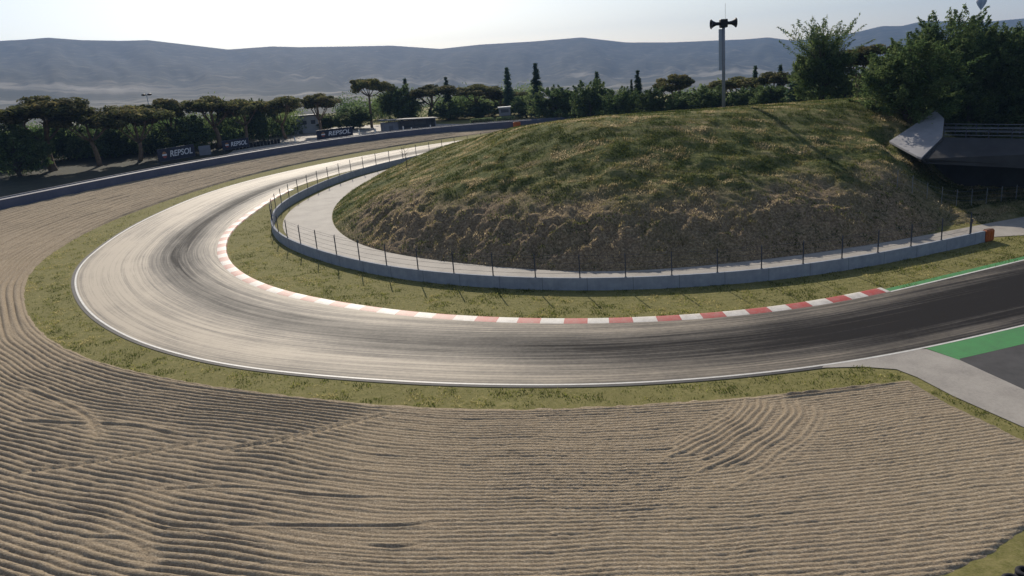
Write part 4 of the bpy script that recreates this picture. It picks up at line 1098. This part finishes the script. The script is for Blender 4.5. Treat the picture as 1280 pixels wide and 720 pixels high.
def proto_pine(seed, lone=False):
    """unit tree: 10 high, crown about 8 across"""
    global rng
    keep = rng; rng = np.random.default_rng(seed)
    m = MB(); fork = rng.uniform(3.0, 4.2) if not lone else 6.4
    lean = rng.uniform(-.7, .7, 2)
    top = np.array([lean[0], lean[1], fork])
    m.tube(curved((0, 0, -.3), top, (rng.uniform(-.3, .3), rng.uniform(-.3, .3), 0)), np.linspace(.30, .20, 5), 8)
    C = []
    nb = 7
    for k in range(nb):
        a = 2 * np.pi * (k + rng.uniform(-.3, .3)) / nb; rr = rng.uniform(1.5, 3.2) if k else .3
        e = np.array([lean[0] + rr * np.cos(a), lean[1] + rr * np.sin(a), rng.uniform(6.6, 8.6) if not lone else rng.uniform(7.6, 8.8)])
        c = curved(top, e, (0, 0, -.35 * rr * .4)); m.tube(c, np.linspace(.13, .05, 5), 6)
        C.append(e)
        for j in range(3):
            f = e + np.array([rng.normal(0, .9), rng.normal(0, .9), rng.uniform(-.2, .9)]); m.tube([c[3], (c[3] + f) / 2 + [0, 0, .1], f], [.06, .045, .025], 5); C.append(f)
    for k in range(8):
        a = rng.uniform(0, 6.28); q = np.sqrt(rng.random()) * 3.2
        C.append(np.array([lean[0] + q * np.cos(a), lean[1] + q * np.sin(a), 9.2 - .14 * q * q + rng.normal(0, .2)]))
    P = []; Nn = []; T = []
    for c in C:
        n = int(rng.uniform(220, 360)); rad = rng.uniform(.6, 1.35)
        v = rng.normal(size=(n, 3)); v /= np.linalg.norm(v, axis=1)[:, None]; v *= (rng.random((n, 1)) ** .4)
        v[:, 2] = v[:, 2] * .66 + .05
        p = c + v * rad; P.append(p); Nn.append(v + rng.normal(0, .6, (n, 3)) + [0, 0, .5])
        cb = rng.uniform(-.25, .25)
        T.append(pick_tint(n, np.clip(rng.random(n) * .8 + cb + .1, 0, .99), PINE_PAL))
    P = np.vstack(P); Nn = np.vstack(Nn); T = np.vstack(T)
    P[:, 2] = np.minimum(P[:, 2], 10.0)
    V, F = leaf_quads(P, Nn, .50, .22)
    rng = keep
    return m, V, F, T

def proto_broad(seed, n_spray=210, per=95, leaf=(.44, .15), spiky=.4, rad=3.2, pal=BROAD_PAL, low=.6):
    """unit tree: 10 high, about 6.4 across, fine upright sprays from near the ground"""
    global rng
    keep = rng; rng = np.random.default_rng(seed)
    m = MB(); m.tube(curved((0, 0, -.3), (rng.uniform(-.4, .4), rng.uniform(-.4, .4), 8.2), (rng.uniform(-.4, .4), .2, 0), 6), np.linspace(.24, .04, 6), 8)
    P = []; D = []; T = []
    lobes = [np.array([rng.uniform(-1, 1) * rad * .5, rng.uniform(-1, 1) * rad * .5, rng.uniform(2.5, 7.2)]) for _ in range(9)]
    for k in range(n_spray):
        if (k % 3 if leaf[0] < .335 or leaf[0] > .4 else k % 4 == 0):
            lb = lobes[rng.integers(len(lobes))]
            v = rng.normal(size=3); v /= np.linalg.norm(v); st = lb + v * np.array([1.25, 1.25, 1.5]) * rng.random() ** .4
        else:
            a = rng.uniform(0, 6.28); h = low + (9.0 - low) * rng.random() ** .9
            pr = rad * np.sin(np.pi * np.clip((h + 1.6) / 11.6, 0, 1)) ** .8
            q = pr * np.sqrt(rng.uniform(.15, 1)); st = np.array([q * np.cos(a), q * np.sin(a), h])
        out = np.array([st[0], st[1], 0]); out /= np.linalg.norm(out) + .3
        d = out * rng.uniform(.1, .7) + np.array([0, 0, 1]) + rng.normal(0, .25, 3); d /= np.linalg.norm(d)
        ln = rng.uniform(.9, 2.0) * (1 + spiky * (st[2] > 6.5))
        tt = rng.random((per, 1)) ** .8
        p = st + d * ln * (tt - .45) + rng.normal(0, 1, (per, 3)) * (.34 * (1.08 - tt)) * [1, 1, .8]
        P.append(p); D.append(np.repeat(d[None], per, 0) + rng.normal(0, .55, (per, 3)))
        T.append(pick_tint(per, np.clip(rng.uniform(.1, .9) * .7 + rng.random(per) * .3, 0, .99), pal))
        if k % 5 == 0: m.tube([(0, 0, max(.8, st[2] - 2.2)), (st + np.array([0, 0, max(.8, st[2] - 2.2)])) / 2 * np.array([1, 1, 1]), st], [.07, .045, .02], 5)
    P = np.vstack(P); D = np.vstack(D); T = np.vstack(T)
    k = P[:, 2] > .05; P, D, T = P[k], D[k], T[k]
    P[:, 2] *= 10.0 / max(P[:, 2].max(), 1)
    V, F = leaf_quads(P, rng.normal(size=P.shape), leaf[0], leaf[1], D)
    rng = keep
    return m, V, F, T

def proto_fir(seed, rad=1.5):
    global rng
    keep = rng; rng = np.random.default_rng(seed)
    m = MB(); m.tube([(0, 0, -.3), (0, 0, 5), (0, 0, 9.8)], [.2, .12, .02], 7)
    P = []; D = []; T = []
    z = .8
    while z < 9.8:
        r = rad * (1 - z / 10.2) ** .8 * rng.uniform(.8, 1.15) + .06; nb = int(5 + 4 * r)
        for k in range(nb):
            a = rng.uniform(0, 6.28); l = r * rng.uniform(.7, 1.15); n = int(18 + 34 * l)
            t = rng.random((n, 1)) ** .7
            e = np.array([np.cos(a), np.sin(a), -.25]) * l
            P.append(np.array([0, 0, z]) + e * t + rng.normal(0, .10, (n, 3)) + np.array([0, 0, .12]) * np.sin(t * 3)); D.append(np.repeat(e[None], n, 0) + rng.normal(0, .3, (n, 3)) * l)
            T.append(pick_tint(n, rng.random(n), FIR_PAL))
        z += rng.uniform(.26, .42)
    P = np.vstack(P); D = np.vstack(D); T = np.vstack(T)
    P[:, 2] = np.clip(P[:, 2], .1, 10)
    V, F = leaf_quads(P, rng.normal(size=P.shape) + [0, 0, .6], .30, .13, D)
    rng = keep
    return m, V, F, T

PROTO = {}
def reg(kind, i, res, bark, name):
    m, V, F, T = res
    t0 = m.build('trunk', M[bark], None, True); mt = t0.data; bpy.data.objects.remove(t0)
    c0 = np_mesh('crown', V, F, M['leaf'], None, tint=np.repeat(T, 4, 0)); mc = c0.data; bpy.data.objects.remove(c0)
    xy = V[:, :2]; rad = np.percentile(np.abs(xy[:, 0]), 98.5)
    PROTO.setdefault(kind, []).append((mt, mc, rad, name))
for i in range(4): reg('P', i, proto_pine(100 + i), 'red_brown', 'pine_tree')
reg('L', 0, proto_pine(131, True), 'red_brown', 'pine_tree')
for i in range(4): reg('B', i, proto_broad(200 + i), 'bark_dark', 'leafy_tree')
for i in range(3): reg('C', i, proto_broad(300 + i, 430, 160, (.29, .085), .9, 3.3), 'bark_dark', 'willow_tree')
for i in range(1): reg('T', i, proto_broad(350 + i, 250, 120, (.34, .075), 3.2, 2.3), 'bark_dark', 'poplar_tree')
for i in range(2): reg('F', i, proto_fir(400 + i), 'bark_dark', 'fir_tree')
TREES = [
('B',60.0,104.5,14.8,5.2,'small leafy tree hanging over the top of the pale concrete slab'),
('B',64.5,104.0,14.0,6.0,'low leafy tree behind the near bridge railing, right of the concrete slab'),
('B',72.5,103.0,14.0,7.5,'low leafy tree behind the bridge railing at the right edge'),
('P',-97.2,166,24.3,19.5,"tall umbrella pine with a pale trunk leaning left, leftmost of the tall pines"),
('B',-100.8,160,20.1,11.3,"low dark round tree at the left edge, in front of the tallest left pines"),
('P',-89.2,170,21.9,13.5,"umbrella pine with a Y-shaped forked trunk, second tall pine from the left"),
('P',-83.1,176,21.1,13.3,"flat-topped umbrella pine with a sunlit orange trunk, just left of the twin-lamp mast"),
('B',-94.3,186,17.9,11.1,"shadowed feathery tree filling the gap between the two forked pines at far left"),
('B',-105.8,188,18.7,12.6,"shadowed feathery tree right behind the leaning pale pine trunk"),
('P',-78.6,186,22.1,12.1,"umbrella pine with a ragged crown beside the twin-lamp mast, behind the leftmost board"),
('B',-74.6,184,18.3,10.6,"olive green leafy tree directly above the leftmost blue board"),
('P',-71.1,194,21.9,13.7,"umbrella pine with a forked trunk left of the middle blue board"),
('B',-86.7,194,15.7,8.2,"small feathery tree between the mast and the leftmost blue board"),
('P',-65.0,198,20.8,11.1,"umbrella pine with a rounded crown right above the middle blue board"),
('B',-62.4,204,20.6,7.7,"pointed light green tree rising between two pines right of the middle board"),
('P',-57.1,206,20.4,10.9,"broad umbrella pine standing left of the pale grey building"),
('B',-72.6,208,15.1,8.9,"low leafy tree behind the middle blue board"),
('P',-49.4,214,20.5,11.7,"umbrella pine whose wide crown hangs over the pale grey building"),
('B',-63.5,216,14.8,8.6,"dark low tree left of the pale grey building"),
('B',-50.7,224,14.8,10.3,"bushy tree behind the left end of the rightmost blue board"),
('B',-42.6,224,16.0,10.7,"bushy tree left of the tall bare pine trunk"),
('P',-37.3,226,23.6,13.2,"tall lone umbrella pine with a long bare trunk beside the rightmost blue board"),
('B',-29.6,236,21.4,13.2,"bright green feathery tree right behind the low grey shed"),
('F',-28.1,242,23.2,3.6,"slim fir tip rising out of the feathery tree behind the shed"),
('P',-20.6,238,20.5,13.2,"umbrella pine behind the right half of the low grey shed"),
('F',-15.6,246,22.5,3.9,"slim fir rising just right of the pine behind the shed"),
('B',-14.9,236,15.4,10.6,"feathery tree at the right end of the low grey shed"),
('P',-6.8,242,19.9,15.0,"wide umbrella pine above the two clipped green hedges"),
('B',-5.3,238,14.1,12.7,"leafy tree right behind the longer clipped hedge"),
('P',0.4,246,17.1,12.1,"umbrella pine behind the small white-roofed cabin"),
('F',3.7,238,24.1,4.1,"tall dark fir right above the small white-roofed cabin"),
('B',8.5,228,15.1,8.8,"round leafy tree right of the small white-roofed cabin"),
('F',11.7,224,24.1,4.8,"broadest tall dark fir, right of the small white-roofed cabin"),
('B',15.4,207,17.9,12.8,"dark broad tree at the left end of the mound crest"),
('B',20.9,214,16.1,8.3,"pale olive tree between two dark trees at the left of the mound crest"),
('B',23.4,192,18.7,10.3,"dark broad tree under the slim fir in the middle of the crest row"),
('F',25.9,198,20.6,3.4,"slim fir poking out of a dark broad tree left of mid crest"),
('B',28.7,182,16.6,9.0,"light green low tree in the middle of the crest row"),
('F',34.4,188,19.9,3.5,"slim pale fir left of the round see-through pine"),
('F',33.0,189,18.1,1.6,"thin dark cypress touching the pale fir in the crest row"),
('B',34.6,172,16.2,7.1,"very dark low tree left below the round see-through pine"),
('P',40.5,178,18.4,9.0,"round see-through pine with a brownish crown left of the loudspeaker pole"),
('B',40.7,170,14.9,7.8,"very dark low tree right below the round see-through pine"),
('B',45.6,166,15.7,8.8,"dark green tree just left of the loudspeaker pole"),
('P',54.2,172,16.8,11.2,"broad brownish pine crown right behind the loudspeaker pole"),
('B',52.9,161,15.0,8.3,"mid green low tree just right of the loudspeaker pole"),
('F',57.6,172,18.9,2.9,"slim fir right of the loudspeaker pole"),
('P',59.0,164,17.7,7.4,"small umbrella pine between the two slim firs right of the pole"),
('F',59.8,163,18.9,2.6,"slim fir beside the small umbrella pine right of the pole"),
('B',54.0,151,15.3,7.5,"mid green low tree in front of the small umbrella pine"),
('F',55.2,141,20.3,4.0,"wide dark fir left of the tall poplar-like tree"),
('C',54.0,128,26.3,10.0,"tall poplar-like tree with a ragged spiky top, rising over the skyline"),
('P',61.6,131,21.0,8.0,"dark pine with an open crown leaning right beside the tall poplar-like tree"),
('B',61.4,136,16.6,5.7,"low green tree between the poplar-like tree and the dark open pine"),
('B',68.3,140,17.5,6.6,"green tree behind the dark open pine on the mound"),
('B',62.2,122,15.9,5.3,"small feathery tree at the left foot of the big right-hand thicket"),
('C',52.9,98.5,21.2,11.5,"big mid green willow-like tree above the concrete slab, left of the thicket"),
('C',66.5,113,25.4,12.2,"tallest tree of the thicket with two spiky tops, below left of the balloon"),
('C',69.4,111,22.5,11.7,"broad dark willow-like tree in the thicket right below the balloon"),
('C',75.3,114,21.8,11.1,"dark willow-like tree behind the bridge railing, near the right edge"),
('C',75.0,108,22.7,12.6,"dark willow-like tree cut by the right edge of the picture"),
]
cnt = {}
for kind, x, y, zt, w, lab in TREES:
    kd = 'L' if 'lone' in lab else ('T' if 'poplar-like tree with' in lab else kind)
    i = cnt.get(kd, 0); cnt[kd] = i + 1
    mt, mc, rad, name = PROTO[kd][i % len(PROTO[kd])]
    z = zg(x, y)
    t = empty(name, (x, y, z), (i * 2.4) % 6.28)
    sz = (zt - z) / 10.0; sx = (w / 2) / rad
    t.scale = (sx, sx, sz)
    cat = {'P': 'pine tree', 'L': 'pine tree', 'F': 'fir tree'}.get(kd, 'tree')
    tag(t, lab, cat, {'P': 'umbrella pines beyond the track', 'L': 'umbrella pines beyond the track', 'F': 'firs beyond the mound', 'B': 'leafy trees beyond the track', 'C': 'willow-like trees on the mound', 'T': 'willow-like trees on the mound'}[kd])
    link(bpy.data.objects.new('trunk', mt), t)
    link(bpy.data.objects.new('crown', mc), t)

def woodland(name, spots, lab):
    P = []; T = []; D = []
    for x, y, h, r in spots:
        n = int(420 * r * h / 14); z0 = zg(x, y)
        v = rng.normal(size=(n, 3)); v /= np.linalg.norm(v, axis=1)[:, None]; v *= rng.random((n, 1)) ** .35
        lump = 1 + .35 * np.sin(3 * np.arctan2(v[:, 1], v[:, 0]) + x) + .25 * np.sin(5 * v[:, 2] + y)
        p = v * np.array([r, r, h * .5]) * lump[:, None] + [x, y, z0 + h * .5]
        P.append(p); D.append(rng.normal(0, .7, (n, 3)) + [0, 0, .8]); T.append(pick_tint(n, np.clip(rng.random() * .6 + rng.random(n) * .4, 0, .99), BROAD_PAL))
    P = np.vstack(P); V, F = leaf_quads(P, rng.normal(size=P.shape), .75, .32, np.vstack(D))
    tag(np_mesh(name, V, F, M['leaf'], tint=np.repeat(np.vstack(T), 4, 0)), lab, 'woodland', kind='stuff')
sp = []
for k in range(52): x = -124 + 1.2 * k; sp.append((x - 5, (x + 112) * .62 + rng.uniform(170, 186) - 207, rng.uniform(6, 10.5), rng.uniform(2.6, 4)))
pre = [(x, y + 207, h, r) for x, y, h, r in sp]; sp = []
for k in range(70): sp.append((rng.uniform(-150, -58), 0, rng.uniform(4.5, 8.0), rng.uniform(3, 5)))
sp = [(x, 203 + (x + 60) * .30 + rng.uniform(0, 30), h, r) for x, _, h, r in sp]
for k in range(34): sp.append((rng.uniform(-52, 12), rng.uniform(247, 275), rng.uniform(4.5, 8.5), rng.uniform(3, 5)))
for k in range(40): x = rng.uniform(14, 110); sp.append((x, 214 - .35 * x + rng.uniform(0, 25), rng.uniform(4.5, 8.0), rng.uniform(3, 4.5)))
sp = sp + pre
woodland('woodland', sp, 'dark undergrowth and trees closing the gaps behind the rows of pines and firs')

# ------------------------------------------------------------------ air, light, camera
bz = MB(); bz.box((0, 0, 171), (13000, 13000, 428))
hz = bz.build('haze', None); tag(hz, 'thin pale blue haze filling the valley', 'haze', kind='stuff')
hm = bpy.data.materials.new('haze_air'); hm.use_nodes = True; nt = hm.node_tree
nt.nodes.remove(nt.nodes['Principled BSDF'])
pv = nt.nodes.new('ShaderNodeVolumePrincipled'); pv.inputs['Color'].default_value = (.34, .57, 1.0, 1); pv.inputs['Density'].default_value = .000115
pv.inputs['Anisotropy'].default_value = 0.0
L(nt, pv.outputs[0], nt.nodes['Material Output'].inputs['Volume'])
hz.data.materials.append(hm)

SUN_EL, SUN_AZ = 32.0, -12.0     # degrees; azimuth from +Y, positive towards +X
W = bpy.data.worlds.new('World'); S.world = W; W.use_nodes = True
nt = W.node_tree; bg = nt.nodes['Background']
sk = nt.nodes.new('ShaderNodeTexSky'); sk.sky_type = 'NISHITA'; sk.sun_disc = False
sk.sun_elevation = R(SUN_EL); sk.sun_rotation = R(SUN_AZ)
sk.air_density = 1.0; sk.dust_density = 1.1; sk.ozone_density = 1.0; sk.altitude = 100
hs = nt.nodes.new('ShaderNodeHueSaturation'); hs.inputs['Saturation'].default_value = .75
L(nt, sk.outputs[0], hs.inputs['Color']); L(nt, mixc(nt, 1.0, hs.outputs[0], (.97, .99, 1.04), 'MULTIPLY'), bg.inputs['Color']); bg.inputs['Strength'].default_value = .108
sun = bpy.data.lights.new('sun', 'SUN'); sun.energy = 5.0; sun.angle = R(.53); sun.color = (1.0, .90, .76)
so2 = bpy.data.objects.new('sun', sun); COL.objects.link(so2)
dirs = Vector((math.sin(R(SUN_AZ)) * math.cos(R(SUN_EL)), math.cos(R(SUN_AZ)) * math.cos(R(SUN_EL)), math.sin(R(SUN_EL))))
so2.rotation_euler = dirs.to_track_quat('Z', 'Y').to_euler()
so2.location = dirs * 400

cam = bpy.data.cameras.new('camera'); co = bpy.data.objects.new('camera', cam); COL.objects.link(co)
cam.sensor_width = 36; cam.lens = 938.0 / 1280 * 36; cam.clip_start = .1; cam.clip_end = 20000
p, r = 0.26978, 0.07977
rt = Vector((1, 0, 0)); up = Vector((0, math.sin(p), math.cos(p))); fw = Vector((0, math.cos(p), -math.sin(p)))
rt2 = rt * math.cos(r) - up * math.sin(r); up2 = rt * math.sin(r) + up * math.cos(r)
co.matrix_world = Matrix.Translation((0, 0, 20)) @ Matrix((rt2, up2, -fw)).transposed().to_4x4()
S.camera = co
S.view_settings.view_transform = 'Standard'; S.view_settings.look = 'None'; S.view_settings.gamma = 1; S.view_settings.exposure = 0.0
S.cycles.use_denoising = True
S.cycles.max_bounces = 6; S.cycles.diffuse_bounces = 2; S.cycles.glossy_bounces = 2; S.cycles.transmission_bounces = 2; S.cycles.volume_bounces = 0; S.cycles.transparent_max_bounces = 6
